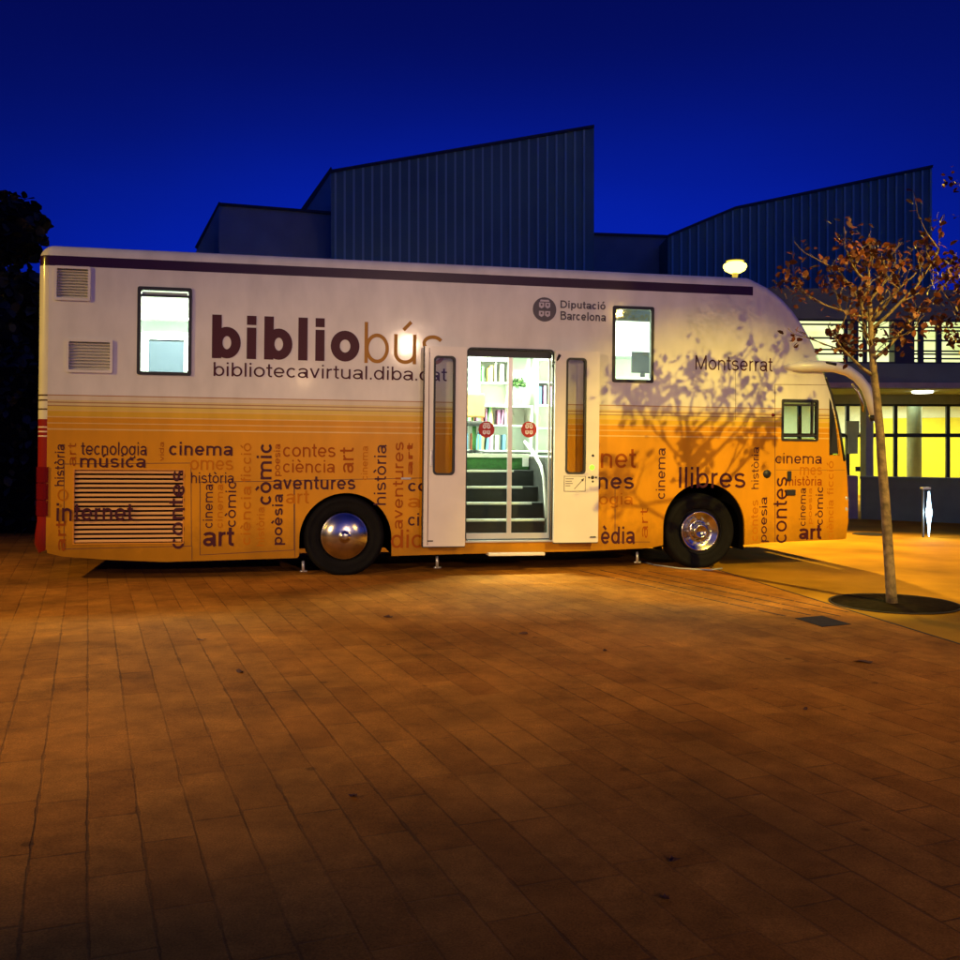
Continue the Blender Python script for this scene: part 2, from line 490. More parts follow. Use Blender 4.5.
n_rear = len(sil)
sil += fp
i_ws0 = n_rear + 8
i_ws1 = n_rear + len(fp) - 1
sil += fl

def normals(path):
    out = []
    for i, p in enumerate(path):
        q0 = Vector(path[max(i-1, 0)]); q1 = Vector(path[min(i+1, len(path)-1)])
        t = (q1 - q0).normalized()
        out.append(Vector((t.y, -t.x)))        # inward (path runs clockwise seen from -v)
    return out
nn = normals(sil)
RV_ = [RR]*len(sil)
for i in range(n_rear, len(sil)): RV_[i] = max(0.035, RR - 0.012*(i-n_rear))
inset = [Vector(p) + nn[i]*RV_[i] for i, p in enumerate(sil)]

def shell(i0, i1, mname, matr, z_both=True):
    mb = MB(); bm = mb.bm
    K = 7
    cols = []
    for i in range(i0, i1 + 1):
        p = Vector(sil[i]); ring = []
        for k in range(K + 1):
            t = (PI/2) * k / K
            q = p + nn[i]*RV_[i]*(1 - math.sin(t)); ring.append((q.x, RV_[i]*(1 - math.cos(t)), q.y))
        for k in range(K, -1, -1):
            t = (PI/2) * k / K
            q = p + nn[i]*RV_[i]*(1 - math.sin(t)); ring.append((q.x, WID - RV_[i]*(1 - math.cos(t)), q.y))
        cols.append([bm.verts.new(c) for c in ring])
    for a, b in zip(cols, cols[1:]):
        for k in range(len(a) - 1):
            f = bm.faces.new((a[k], a[k+1], b[k+1], b[k])); f.smooth = True
    return mb.build(mname, matr, bus)
body = shell(0, i_ws0, 'body', M_['livery'])
ws = shell(i_ws0, i_ws1, 'windscreen', M_['darkglass'])
lowf = shell(i_ws1, len(sil) - 1, 'front_panel', M_['livery'])

# side panel with openings
def arch(px0, px1, pyt, pyb):
    x0 = loc(px0, pyb)[0]; x1 = loc(px1, pyb)[0]; zt = loc((px0+px1)/2, pyt)[1]
    r = (x1 - x0)/2; cx = (x0 + x1)/2; cz = zt - r
    z0 = loc(px0, pyb)[1]; z1 = loc(px1, pyb)[1]
    pts = [(x0, z0)]
    for k in range(0, 25):
        t = PI - PI*k/24
        pts.append((cx + r*math.cos(t), cz + r*math.sin(t)))
    pts.append((x1, z1))
    return pts, cx, cz, r
A1, ax1, az1, ar1 = arch(299, 391.5, 493, 556)
A2, ax2, az2, ar2 = arch(663, 744.5, 483, 545)
bottom = [loc(47, 553), loc(62, 556.5), loc(110, 560), loc(165, 562), loc(297, 558)] + A1 + [loc(423, 555), loc(480, 553.5), loc(590, 551), loc(650, 548)] + A2 + [loc(770, 542.5), loc(842, 539.5)]
rim = [(p.x, p.y) for p in inset] 
bottom = [(x, z) for x, z in bottom]
rim_full = rim + bottom[::-1]
def box_px(x0, y0, x1, y1, v=0.0):
    xm, ym = (x0+x1)/2, (y0+y1)/2
    return loc(x0, ym, v)[0], loc(x1, ym, v)[0], loc(xm, y1, v)[1], loc(xm, y0, v)[1]
W1 = box_px(138, 288, 191, 374.5)
W2 = box_px(613, 307, 653, 382)
WD = box_px(782, 400, 817.5, 440.5)
DR = box_px(467, 350, 552, 541)
GR = box_px(73, 469, 184, 544)
V1 = box_px(57, 269, 88, 298)
V2 = box_px(69, 342, 110, 370)
q = [loc(829.6, 399), loc(830.4, 401), loc(833.8, 416), loc(837.0, 436), loc(838.8, 455), loc(829.6, 455)]
holes = [rrect(*W1, 0.02), rrect(*W2, 0.02), rrect(*WD, 0.03), rrect(*DR, 0.05), rrect(*GR, 0.01), rrect(*V1, 0.01), rrect(*V2, 0.01), q[::-1]]
side = curve_panel('side_panel', [rim_full] + holes, 0.0, 0.03, M_['livery'], bus)
# far side: same outline with cab and saloon windows
far_holes = [rrect(WD[0]-0.15, WD[1]+0.45, WD[2]-0.05, WD[3]+0.12, 0.05)]
farp = curve_panel('far_side_panel', [rim_full] + far_holes, WID-0.03, WID, M_['livery'], bus)

# --- windows
def window(b, name='window', pane='glass', fr=0.03, rail=None, dark=True):
    x0, x1, z0, z1 = b
    f = curve_panel(name, [rrect(x0-0.008, x1+0.008, z0-0.008, z1+0.008, 0.025), rrect(x0+fr, x1-fr, z0+fr, z1-fr, 0.02)], -0.014, 0.04, M_['black'], bus)
    m = MB().box(x0+fr-0.005, x1-fr+0.005, 0.012, 0.018, z0+fr-0.005, z1-fr+0.005)
    m.build('pane', M_[pane], f)
    for k, (a, c, d, e2) in enumerate(rail or []):
        MB().box(a, c, -0.004, 0.034, d, e2).build('rail', M_['black'], f)
    return f
x0, x1, z0, z1 = W1
zr = loc(165, 296)[1]
w1 = window(W1, rail=[(x0+0.022, x1-0.022, zr-0.012, zr+0.012)])
MB().box(x0+0.04, x1-0.04, 0.004, 0.011, zr+0.014, z1-0.05).build('vent_flap', M_['igrey'], w1)
x0, x1, z0, z1 = W2
w2 = window(W2, rail=[])
x0, x1, z0, z1 = WD
zr = loc(800, 435.5)[1]; ur = loc(812.5, 420)[0]; zt_ = loc(800, 405)[1]
wd = window(WD, name='driver_window', fr=0.02, rail=[(x0+0.02, x1-0.02, zr-0.012, zr+0.012), (ur-0.012, ur+0.012, zr+0.012, z1-0.02), (x0+0.02, x1-0.02, zt_-0.01, zt_+0.01)])
MB().box(x0+0.022, x1-0.022, 0.02, 0.03, zt_+0.012, z1-0.022).build('blind', M_['soffit'], wd)
qw = curve_panel('quarter_window', [[(a, b) for a, b in q]], 0.010, 0.016, M_['darkglass'], bus)
cm = Vector((sum(a for a, b in q)/6, sum(b for a, b in q)/6))
qf = [(cm.x + (a-cm.x)*1.10, cm.y + (b-cm.y)*1.02) for a, b in q]
qi = [(cm.x + (a-cm.x)*0.84, cm.y + (b-cm.y)*0.95) for a, b in q]
curve_panel('gasket', [qf, qi], -0.008, 0.008, M_['black'], qw)
# dark edge of the windscreen along the pillar
edge_pts = []
for px, py in ((826.5, 378), (832, 394), (837, 414), (841.5, 438), (845, 461)):
    u, z = loc(px, py); edge_pts.append(Vector((u - 0.01, 0.0, z)))
MB().tube(edge_pts, 0.016, 6).build('windscreen_gasket', M_['black'], bus)

# --- vents
def vent(b, n, name, fm, sm, fr=0.03, proud=0.02, tilt=0.4):
    x0, x1, z0, z1 = b
    f = curve_panel(name, [rrect(x0-fr, x1+fr, z0-fr, z1+fr, 0.02), rrect(x0, x1, z0, z1, 0.008)], -proud, 0.02, fm, bus)
    MB().box(x0-0.01, x1+0.01, 0.09, 0.10, z0-0.01, z1+0.01).build('backing', M_['under'], f)
    m = MB(); h = (z1 - z0)/n
    for k in range(n):
        zc = z0 + (k+0.5)*h
        Mx = Matrix.Translation((0, 0.02, zc)) @ Matrix.Rotation(tilt, 4, 'X')
        m.box(x0, x1, -0.022, 0.022, -0.004, 0.004, Mx)
    m.build('slats', sm, f)
    return f
vent(V1, 10, 'vent', M_['cream'], M_['cream'])
vent(V2, 9, 'vent', M_['cream'], M_['cream'])
g = curve_panel('engine_grille', [rrect(*GR, 0.006), rrect(GR[0]+0.012, GR[1]-0.012, GR[2]+0.012, GR[3]-0.012, 0.004)], -0.004, 0.03, M_['orange'], bus)
MB().box(GR[0], GR[1], 0.10, 0.11, GR[2], GR[3]).build('backing', M_['under'], g)
m = MB(); n = 16; h = (GR[3]-GR[2]-0.02)/n
for k in range(n):
    zc = GR[2]+0.01+(k+0.5)*h
    Mx = Matrix.Translation((0, 0.012, zc)) @ Matrix.Rotation(0.95, 4, 'X')
    m.box(GR[0]+0.012, GR[1]-0.012, -0.016, 0.016, -0.003, 0.003, Mx)
m.build('slats', mat('tan slat paint', (0.74, 0.40, 0.12), 0.4), g)

# --- panel seams
def seam(pts_px, w=0.007, matn='seam', name='panel_seam'):
    m = MB()
    pts = [loc(*p) for p in pts_px]
    for (xa, za), (xb, zb) in zip(pts, pts[1:]):
        d = Vector((xb-xa, zb-za)); nrm = Vector((-d.y, d.x)).normalized()*w/2
        m.quad([(xa-nrm.x, -0.0015, za-nrm.y), (xb-nrm.x, -0.0015, zb-nrm.y), (xb+nrm.x, -0.0015, zb+nrm.y), (xa+nrm.x, -0.0015, za+nrm.y)])
    return m.build(name, M_[matn], bus, normals=False)
seam([(64, 464), (191, 463), (191.5, 546), (64, 549), (64, 464)])
seam([(192, 546), (192, 560)])
seam([(200, 482), (294, 481), (294, 550), (200, 555), (200, 482)])
seam([(294.5, 481), (295, 557)])
seam([(294, 480.5), (422, 478)])
seam([(775, 384), (775, 542)]); seam([(775, 384.5), (828, 385)], 0.006)
seam([(615, 478), (615, 542), (650, 542)])
seam([(776, 470), (845, 470)], 0.004)
seam([(735.5, 366), (735.5, 420)], 0.004)

# --- lettering
def word(s, x0, y0, x1, y1, ink='dark_ink', bold=0.0,  vert=False, v=-0.0035, name='lettering', parent=None):
    me = text_mesh(s, 0.088 + 2.0*bold)
    xs = [q.co.x for q in me.vertices]; ys = [q.co.y for q in me.vertices]
    ax, bx, ay, by = min(xs), max(xs), min(ys), max(ys)
    U0, U1, Z0, Z1 = box_px(x0, y0, x1, y1, v)
    for q in me.vertices:
        fx = (q.co.x-ax)/(bx-ax); fy = (q.co.y-ay)/(by-ay)
        if vert: fu, fz = 1-fy, fx
        else: fu, fz = fx, fy
        q.co = (U0+(U1-U0)*fu, v - (q.co.z % 4)*0.0004, Z0+(Z1-Z0)*fz)
    me.name = name; me.materials.clear(); me.materials.append(M_[ink])
    o = bpy.data.objects.new(name, me); COL.objects.link(o); o.parent = parent or bus
    return o
word('biblio', 212, 317, 359.5, 360, 'dark_ink', 0.032)
word('bús', 364.5, 320.5, 444, 364, 'ochre_ink', -0.012)
word('bibliotecavirtual.diba.cat', 213.5, 365, 447, 379, 'dark_ink', -0.004)
word('Montserrat', 695.5, 356, 772.5, 371, 'dark_ink', -0.006)
word('Diputació', 560.5, 300.5, 605.5, 311, 'grey_ink', 0.018)
word('Barcelona', 560.5, 312, 606, 321, 'grey_ink', 0.018)
D, MI, FA = 'dark_ink', 'mid_ink', 'faint_ink'
for w in [
    ('tecnologia', 81, 442, 147, 459, D, 0.0, False), ('música', 80, 453.5, 146, 468, D, 0.008, False),
    ('cinema', 169, 442, 233, 456, D, 0.01, False), ('omes', 190, 460, 233, 470, FA, 0.0, False),
    ('història', 191, 471.5, 234, 483.5, D, 0.0, False),
    ('cinema', 203, 484, 213, 528, D, 0, True), ('cinema', 216, 484, 223, 528, FA, 0, True),
    ('còmic', 224.5, 482, 236, 527, D, 0, True), ('art', 203, 527.5, 234, 547, D, 0.012, False),
    ('ciència', 240, 486, 251, 545, FA, 0, True), ('ficció', 240, 443, 251, 482, FA, 0, True),
    ('còmic', 255, 444, 271.5, 505, D, 0.01, True), ('poesia', 273.5, 444, 282, 476, MI, 0, True),
    ('història', 256, 507, 264.5, 546, FA, 0, True), ('poèsia', 271, 494, 285.5, 545, D, 0.01, True),
    ('contes', 283, 444, 335.5, 457, MI, 0, False), ('ciència', 283, 459, 335, 473, MI, 0, False),
    ('aventures', 273, 476.5, 355.5, 490, D, 0.01, False), ('art', 286, 490.5, 309, 504, FA, 0, False),
    ('art', 340, 447.5, 354, 473, MI, 0, True), ('cinema', 361, 446, 368, 480, FA, 0, True),
    ('història', 373, 444.5, 386.5, 505, D, 0, True), ('aventures', 393, 442, 403.5, 529, MI, 0, True),
    ('art', 407, 443, 413, 475, MI, 0.02, True), ('contes', 408, 480, 466, 491.5, D, 0.01, False),
    ('art', 408, 495, 438, 508, FA, 0, False), ('cinema', 408, 513, 464, 526, D, 0.005, False),
    ('dic', 391, 529.5, 421.5, 548, MI, 0, False),
    ('contes', 169, 470, 184.5, 549, D, 0.005, True),
    ('història', 54, 444, 64.5, 486, D, 0, True), ('art', 56, 521, 66, 551, MI, 0, True), ('O', 57.5, 489, 68, 501, FA, 0, True),
    ('art', 68, 443, 76, 466, MI, -0.01, True), ('vida', 159, 442, 164, 461, MI, -0.01, True),
    ('net', 601, 449, 636, 468, MI, 0, False), ('ines', 592, 472.5, 634, 489, D, 0.01, False),
    ('ogia', 599, 493, 633, 508, FA, 0, False), ('èdia', 601, 525, 635, 544.5, D, 0.01, False),
    ('art', 640.5, 508, 648, 538, MI, -0.01, True), ('cinema', 656, 448, 665.5, 499, D, 0, True),
    ('llibres', 679, 467, 745.5, 488, D, 0.0, False),
    ('història', 751, 447, 759, 489, D, -0.005, True), ('contes', 751, 500, 758, 541, FA, 0, True),
    ('poesia', 759.5, 497, 769, 542, D, 0, True), ('contes', 773.5, 477, 787, 543, D, 0, True),
    ('cinema', 775.5, 453, 822, 464, D, 0, False), ('mes', 800, 467, 822, 475, FA, 0, False),
    ('història', 789, 475.5, 822, 486, MI, 0.01, False), ('cinema', 799, 488, 806, 526, D, 0, True),
    ('poesia', 808, 488, 813, 524, FA, 0, True), ('còmic', 815, 487, 823, 525, D, 0, True), ('art', 799, 525, 821.5, 540, D, 0.02, False),
    ('ciència', 826.5, 500, 833.5, 539, FA, 0, True), ('ficció', 826.5, 461, 833.5, 495, FA, 0, True)]:
    s, x0, y0, x1, y1, ink, bo, ve = w
    word(s, x0, y0, x1, y1, ink, bo, ve)
word('internet', 56.5, 503, 133, 521, D, 0.01, False, v=-0.012)

# round emblem: disc with four little shields and a coronet
def emblem(cx, cz, r, v, disc, mark, name, parent):
    m = MB(); n = 32
    c = [(cx+r*math.cos(2*PI*k/n), v, cz+r*math.sin(2*PI*k/n)) for k in range(n)]
    m.quad(c)
    o = m.build(name, M_[disc], parent, normals=False)
    m = MB(); s = r*0.30
    for sx in (-1, 1):
        for zz in (0.12*r, -0.58*r):
            cx2 = cx + sx*0.26*r; z0 = cz + zz
            w = s*0.72
            m.quad([(cx2-w, v-0.0015, z0+s*1.5), (cx2-w, v-0.0015, z0+s*0.3), (cx2, v-0.0015, z0-s*0.15), (cx2+w, v-0.0015, z0+s*0.3), (cx2+w, v-0.0015, z0+s*1.5)][::-1])
    m.quad([(cx-0.42*r, v-0.0015, cz+0.64*r), (cx-0.34*r, v-0.0015, cz+0.80*r), (cx+0.34*r, v-0.0015, cz+0.80*r), (cx+0.42*r, v-0.0015, cz+0.64*r)])
    m.build('emblem_mark', M_[mark], o, normals=False)
    for sx in (-1, 1):
        for zz in (0.12*r, -0.58*r):
            cx2 = cx + sx*0.26*r; z0 = cz + zz; w = s*0.24
            mb = MB(); mb.quad([(cx2-w, v-0.003, z0+s*0.6), (cx2+w, v-0.003, z0+s*0.6), (cx2+w, v-0.003, z0+s*1.15), (cx2-w, v-0.003, z0+s*1.15)])
            mb.build('emblem_detail', M_[disc], o, normals=False)
    return o
u, z = loc(544.5, 309.5)
emblem(u, z, 12*0.0124, -0.003, 'grey_ink', 'pale_mark', 'emblem', bus)

# --- tail lamp, bumper, front lights
tl = MB()
z0 = loc(40, 516)[1]; z1 = loc(40, 467)[1]
pts = []
for k in range(7):
    t = PI/2*k/6
    pts.append((0.12 - (RR+0.014)*math.sin(t), 0.12 - (RR+0.014)*math.cos(t)))
for zz0, zz1 in ((z0, z0+0.17), (z0+0.18, z0+0.36), (z0+0.37, z1)):
    for (xa, ya), (xb, yb) in zip(pts, pts[1:]):
        f = tl.quad([(xa, ya, zz0), (xb, yb, zz0), (xb, yb, zz1), (xa, ya, zz1)])
    tl.box(0.122, 0.137, -0.012, 0.0, zz0, zz1)
t_ = tl.build('tail_light', M_['redlamp'], bus)
for (px, py, r) in ((847, 490, 0.05), (849, 498, 0.065), (849, 509, 0.065)):
    u, z = loc(px, py)
    MB().lathe([(0, 0.05), (r*0.6, 0.045), (r, 0.02), (r, -0.03), (0, -0.03)], 20, Matrix.Translation((u-0.03, 0.06, z)) @ Matrix.Rotation(R(70), 4, 'Y') @ Matrix.Rotation(R(25), 4, 'X')).build('headlight', M_['clearlamp'], bus)
# marker reflectors / fuel cap / handles
for (px, py, w, h) in ((789, 476, 0.055, 0.13), (790.5, 492.5, 0.13, 0.075)):
    u, z = loc(px, py)
    MB().box(u-w/2, u+w/2, -0.02, 0.0, z-h/2, z+h/2).build('door_handle', M_['black'], bus, bevel=0.008)
u, z = loc(767, 474)
MB().lathe([(0, 0.012), (0.05, 0.01), (0.055, 0)], 20, Matrix.Translation((u, 0, z)) @ Matrix.Rotation(R(90), 4, 'X')).build('fuel_cap', M_['black'], bus)
u, z = loc(406, 478.5)
MB().box(u-0.06, u+0.06, -0.015, 0, z-0.012, z+0.012).build('side_marker', M_['clearlamp'], bus, bevel=0.004)
u, z = loc(773, 415)
MB().lathe([(0, 0.02), (0.02, 0.018), (0.024, 0)], 12, Matrix.Translation((u, 0, z)) @ Matrix.Rotation(R(90), 4, 'X')).build('side_marker', M_['redlamp'], bus)

# --- mirror arm sweeping forward over the cab
arm = [LP(784, 367, 0.02), LP(800, 366.5, -0.03), LP(820, 366, -0.05), LP(835, 367, -0.06), LP(848, 371, -0.08), LP(858, 378, -0.10), LP(866, 388, -0.13), LP(870.5, 401, -0.15), LP(873.5, 416, -0.16)]
m = MB().tube(arm, [0.045, 0.085, 0.09, 0.09, 0.085, 0.08, 0.078, 0.07, 0.055], 14, flat=0.8)
ma = m.build('mirror_arm', mat('white arm paint', (0.80, 0.79, 0.72), 0.35, coat=0.2), bus)
MB().tube([LP(873.5, 415, -0.16), LP(874, 421, -0.16)], [0.06, 0.05], 12).build('mirror_socket', M_['black'], ma)
MB().tube([LP(826, 362.5, -0.13), LP(836, 364.5, -0.145)], [0.015, 0.02], 8).build('arm_slot', M_['black'], ma)
MB().tube([LP(852, 384, -0.06), LP(858, 392, -0.08), LP(862, 402, -0.10), LP(863.5, 412, -0.11)], [0.012, 0.025, 0.025, 0.012], 8).build('mirror_glass', M_['chrome'], ma)
# roof cap groove above the cab
# --- wheels
def wheel(px, py, dish, R_=None):
    u, z = loc(px, py, -0.0)
    Mx = Matrix.Translation((u, 0.10, z)) @ Matrix.Rotation(R(90), 4, 'X')   # local z -> -v
    rt = 0.475
    w = MB().lathe([(0.29, 0.05), (0.285, 0.0), (0.27, -0.03), (0.10, -0.06), (0, -0.06)], 40, Mx).build('wheel', M_['steel_post'], bus)
    MB().lathe([(0.27, -0.20), (0.36, -0.22), (0.44, -0.20), (rt, -0.15), (rt+0.005, -0.07), (rt, 0.02), (0.46, 0.055), (0.44, 0.075), (0.41, 0.082), (0.405, 0.076), (0.36, 0.088), (0.31, 0.078), (0.295, 0.06), (0.285, 0.03)], 64, Mx).build('tyre', M_['tyre'], w)
    if dish:
        prof = [(0.255, 0.045), (0.25, 0.062), (0.235, 0.06), (0.20, 0.025), (0.13, 0.01), (0.105, 0.02), (0.10, 0.085), (0.085, 0.10), (0.06, 0.10), (0.055, 0.085), (0, 0.085)]
    else:
        prof = [(0.285, 0.045), (0.283, 0.06), (0.268, 0.064), (0.25, 0.078), (0.21, 0.105), (0.15, 0.128), (0.08, 0.14), (0.055, 0.142), (0.05, 0.152), (0.03, 0.156), (0, 0.157)]
    c = MB().lathe(prof, 48, Mx).build('hub_cap', M_['chrome'], w)
    if dish:
        for k in range(10):
            t = 2*PI*k/10
            MB().lathe([(0, 0.045), (0.012, 0.043), (0.015, 0.02)], 6, Mx @ Matrix.Translation((0.155*math.cos(t), 0.155*math.sin(t), 0))).build('wheel_nut', M_['silver'], w)
    return w, u, z
wheel(344.5, 536.5, False); wheel(701.5, 531.5, True)
# far-side wheels
for px, py in ((344.5, 536.5), (701.5, 531.5)):
    u, z = loc(px, py)
    Mx = Matrix.Translation((u, 2.4, z)) @ Matrix.Rotation(R(-90), 4, 'X')
    MB().lathe([(0, -0.1), (0.3, -0.1), (0.44, -0.2), (0.475, -0.15), (0.475, 0.02), (0.44, 0.06), (0.3, 0.06), (0.25, 0.0), (0, 0.0)], 40, Mx).build('wheel', M_['tyre'], bus)
# wheel housings (dark) and chassis
def housing(cx, cz, r):
    m = MB(); bm = m.bm; n = 20
    a = []; b = []
    for k in range(n+1):
        t = PI*k/n
        x = cx + r*math.cos(t); z = cz + r*math.sin(t)
        a.append(bm.verts.new((x, 0.03, z))); b.append(bm.verts.new((x, 0.75, z)))
    a = [bm.verts.new((cx+r, 0.03, 0.25))] + a + [bm.verts.new((cx-r, 0.03, 0.25))]
    b = [bm.verts.new((cx+r, 0.75, 0.25))] + b + [bm.verts.new((cx-r, 0.75, 0.25))]
    for k in range(len(a)-1): bm.faces.new((a[k], a[k+1], b[k+1], b[k]))
    bm.faces.new(b)
    return m.build('wheel_housing', M_['under'], bus)
housing(ax1, az1, ar1); housing(ax2, az2, ar2)
FLZ = loc(500, 456, 1.2)[1]       # saloon floor
LEN = fl[0][0]
ua, ub = DR[0], DR[1]
ch = MB()
ch.box(ar1+ax1+0.03, ua-0.06, 0.12, 2.38, 0.33, FLZ-0.08)
ch.box(ub+0.06, ax2-ar2-0.03, 0.12, 2.38, 0.33, FLZ-0.08)
ch.box(0.2, ax1-ar1-0.03, 0.12, 2.38, 0.36, FLZ-0.08)
ch.box(ax2+ar2+0.03, LEN-0.25, 0.12, 2.38, 0.36, 0.9)
ch.box(ax1-ar1-0.03, LEN-0.8, 0.78, 1.72, 0.42, 0.66)
ch.build('chassis', M_['under'], bus)

# bumper lower lip at the rear
# jacks and door step
for px, py, h in ((437, 556, 0.14), (303, 561, 0.12), (637, 552, 0.13)):
    u, z = loc(px, py, 0.15)
    MB().tube([(u, 0.15, z), (u+0.005, 0.15, z-h)], 0.018, 8).tube([(u-0.035, 0.15, z-h), (u+0.05, 0.15, z-h)], 0.012, 6).build('support_jack', M_['silver'], bus)
u0, z0 = loc(487, 554); u1, _ = loc(543, 553)
MB().box(u0, u1, -0.10, 0.12, z0-0.015, z0+0.02).build('door_step', M_['cream'], bus, bevel=0.006)

# --- interior of the saloon
UCAB = loc(768, 420)[0]
UI0 = 0.12
inn = MB()
inn.box(UI0, UCAB-0.35, 2.44, 2.455, FLZ, ZT-0.09)
inn.box(UCAB-0.35, UCAB, 2.44, 2.455, FLZ, ZT-0.45)                # far wall lining
inn.box(UI0, UCAB-0.35, 0.05, 2.44, ZT-0.09, ZT-0.08)             # ceiling
inn.box(UI0-0.01, UI0, 0.05, 2.44, FLZ, ZT-0.09)
inn.box(UCAB, UCAB+0.02, 0.05, 2.455, 0.9, ZT-0.45)
inn.build('saloon_lining', M_['iwhite'], bus)
fl_ = MB()
fl_.box(UI0, ua-0.03, 0.05, 2.44, FLZ-0.06, FLZ)
fl_.box(ub+0.03, UCAB, 0.05, 2.44, FLZ-0.06, FLZ)
fl_.box(ua-0.03, ub+0.03, 1.22, 2.44, FLZ-0.06, FLZ)
fl_.build('saloon_floor', M_['igrey'], bus)
# inner face of near side above the floor (light lining round the openings)
curve_panel('near_lining', [[(UI0, FLZ), (UCAB, FLZ), (UCAB, ZT-0.45), (UCAB-0.35, ZT-0.09), (UI0, ZT-0.09)],
    rrect(W1[0]-0.01, W1[1]+0.01, W1[2]-0.01, W1[3]+0.01, 0.02), rrect(W2[0]-0.01, W2[1]+0.01, W2[2]-0.01, W2[3]+0.01, 0.02),
    [(ua-0.02, FLZ+0.001), (ub+0.02, FLZ+0.001), (ub+0.02, DR[3]+0.02), (ua-0.02, DR[3]+0.02)]], 0.042, 0.05, M_['iwhite'], bus)
# stairwell
st = MB(); nos = MB()
ys = [(519.5, 0.22), (502.8, 0.47), (486.8, 0.72), (470.5, 0.97)]
prevz = DR[2]
sz = []
for y, v in ys: sz.append((loc(510, y, v)[1], v))
zz = [DR[2]] + [s[0] for s in sz] + [FLZ]
vv = [0.03] + [s[1] for s in sz] + [1.22]
for k in range(5):
    st.box(ua-0.02, ub+0.02, vv[k], 1.22 if k == 4 else vv[k+1], 0.28, zz[k]) if k else st.box(ua-0.02, ub+0.02, 0.035, vv[1], 0.28, DR[2]+0.01)
    if k < 4:
        pass
st.box(ua-0.02, ub+0.02, 1.205, 1.22, zz[4], FLZ-0.03)
st.build('stairs', M_['step_dark'], bus)
cut_r = [ub-0.02, ub-0.06, ub-0.16, ub-0.30, ub-0.36]
for k in range(1, 5):
    nos.box(ua-0.01, [0, ub-0.03, ub-0.13, ub-0.19, ub-0.25][k], vv[k]-0.012, vv[k]+0.03, zz[k]-0.022, zz[k]+0.006)
nos.build('step_nosing', M_['nose'], bus)
MB().box(ua-0.01, ub+0.01, 1.19, 1.204, zz[4]+0.01, FLZ-0.02).build('top_riser', M_['carpet'], bus)
MB().box(ua-0.01, ub+0.01, 1.16, 1.26, FLZ-0.02, FLZ+0.03).build('landing_edge', M_['nose'], bus)
sw = MB()
sw.box(ua-0.03, ua-0.021, 0.035, 1.22, 0.28, FLZ+0.0)
sw.build('stairwell_side', M_['step_dark'], bus)
MB().box(ub+0.021, ub+0.03, 0.035, 1.22, 0.28, FLZ).build('stairwell_side', M_['step_dark'], bus)
# slanting white cheek beside the stairs
pc = [(loc(534, 470, 0.9), 0.9), (loc(547, 519, 0.3), 0.3)]
# handrail
hr = [LP(546.5, 518, 0.28), LP(545.5, 500, 0.30), LP(544, 478, 0.32), LP(541, 466, 0.40), LP(533, 452, 0.8), LP(525, 442, 1.1)]
MB().tube(hr, 0.022, 8).tube([LP(549.5, 513, 0.34), LP(551, 519, 0.3)], 0.03, 6).build('handrail', M_['iwhite'], bus)
MB().box(*sorted((loc(522.5, 460, 0.95)[0], loc(528.5, 460, 0.95)[0])), 0.94, 0.95, loc(525, 466.5, 0.95)[1], loc(525, 457.5, 0.95)[1]).build('notice', M_['white_mark'], bus)
# sliding glazed inner doors
iv = 0.075
fr = MB()
x508, x512 = loc(507.5, 440, iv)[0], loc(511.8, 440, iv)[0]
zt0 = loc(510, 357.5, iv)[1]; zb = loc(510, 533, iv)[1]; zb0 = loc(510, 538.5, iv)[1]
fr.box(x508, x512, iv-0.015, iv+0.015, zb0, DR[3]+0.01)
fr.box(ua-0.005, ua+0.012, iv-0.015, iv+0.015, zb0, DR[3])
fr.box(ub-0.03, ub-0.006, iv-0.015, iv+0.015, zb0, DR[3])
fr.box(ua+0.012, x508, iv-0.013, iv+0.013, zb0, zb); fr.box(x512, ub-0.03, iv-0.013, iv+0.013, zb0, zb)
idoor = fr.build('sliding_door', M_['silver'], bus)
MB().box(ua, ub, iv-0.03, iv+0.05, zt0, DR[3]+0.005).build('door_header', M_['frame_dark'], idoor)
MB().box(ua+0.012, x508, iv-0.003, iv+0.003, zb, zt0).build('pane', M_['glass'], idoor)
MB().box(x512, ub-0.03, iv-0.003, iv+0.003, zb, zt0).build('pane', M_['glass'], idoor)
for px in (486.5, 529):
    u, z = loc(px, 429.5, iv-0.006)
    emblem(u, z, 8*0.0124, iv-0.006, 'red_sticker', 'white_mark', 'door_sticker', idoor)
MB().box(ua-0.01, ub+0.01, -0.03, 0.06, DR[2]-0.012, DR[2]+0.008).build('threshold', M_['silver'], bus)
g_ = curve_panel('doorway_gasket', [rrect(ua-0.012, ub+0.02, DR[2]-0.01, DR[3]+0.02, 0.06), rrect(ua, ub, DR[2], DR[3], 0.05)], -0.012, 0.035, M_['black'], bus)
MB().tube([LP(553, 366, -0.01), LP(556, 362, -0.12), LP(560, 354.5, -0.15)], 0.018, 8).build('door_link', M_['black'], bus)

# plug door leaves standing open on either side
def leaf(bpx, gpx, v):
    x0, x1, z0, z1 = box_px(*bpx, v)
    gx0, gx1, gz0, gz1 = box_px(*gpx, v)
    o = curve_panel('door_leaf', [rrect(x0, x1, z0, z1, 0.015), rrect(gx0, gx1, gz0, gz1, 0.05)], v, v+0.045, M_['cream'], bus)
    ga = curve_panel('gasket', [rrect(gx0-0.002, gx1+0.002, gz0-0.002, gz1+0.002, 0.05), rrect(gx0+0.022, gx1-0.022, gz0+0.022, gz1-0.022, 0.035)], v-0.008, v+0.05, M_['black'], o)
    MB().box(gx0+0.02, gx1-0.02, v+0.018, v+0.024, gz0+0.02, gz1-0.02).build('pane', M_['leafglass'], o)
    return o, (x0, x1, z0, z1)
la, b1 = leaf((423.5, 346.5, 466, 546.5), (433.5, 356, 455, 475), -0.15)
lb, b2 = leaf((554.5, 351, 599, 542.5), (566, 358, 586, 474), -0.14)
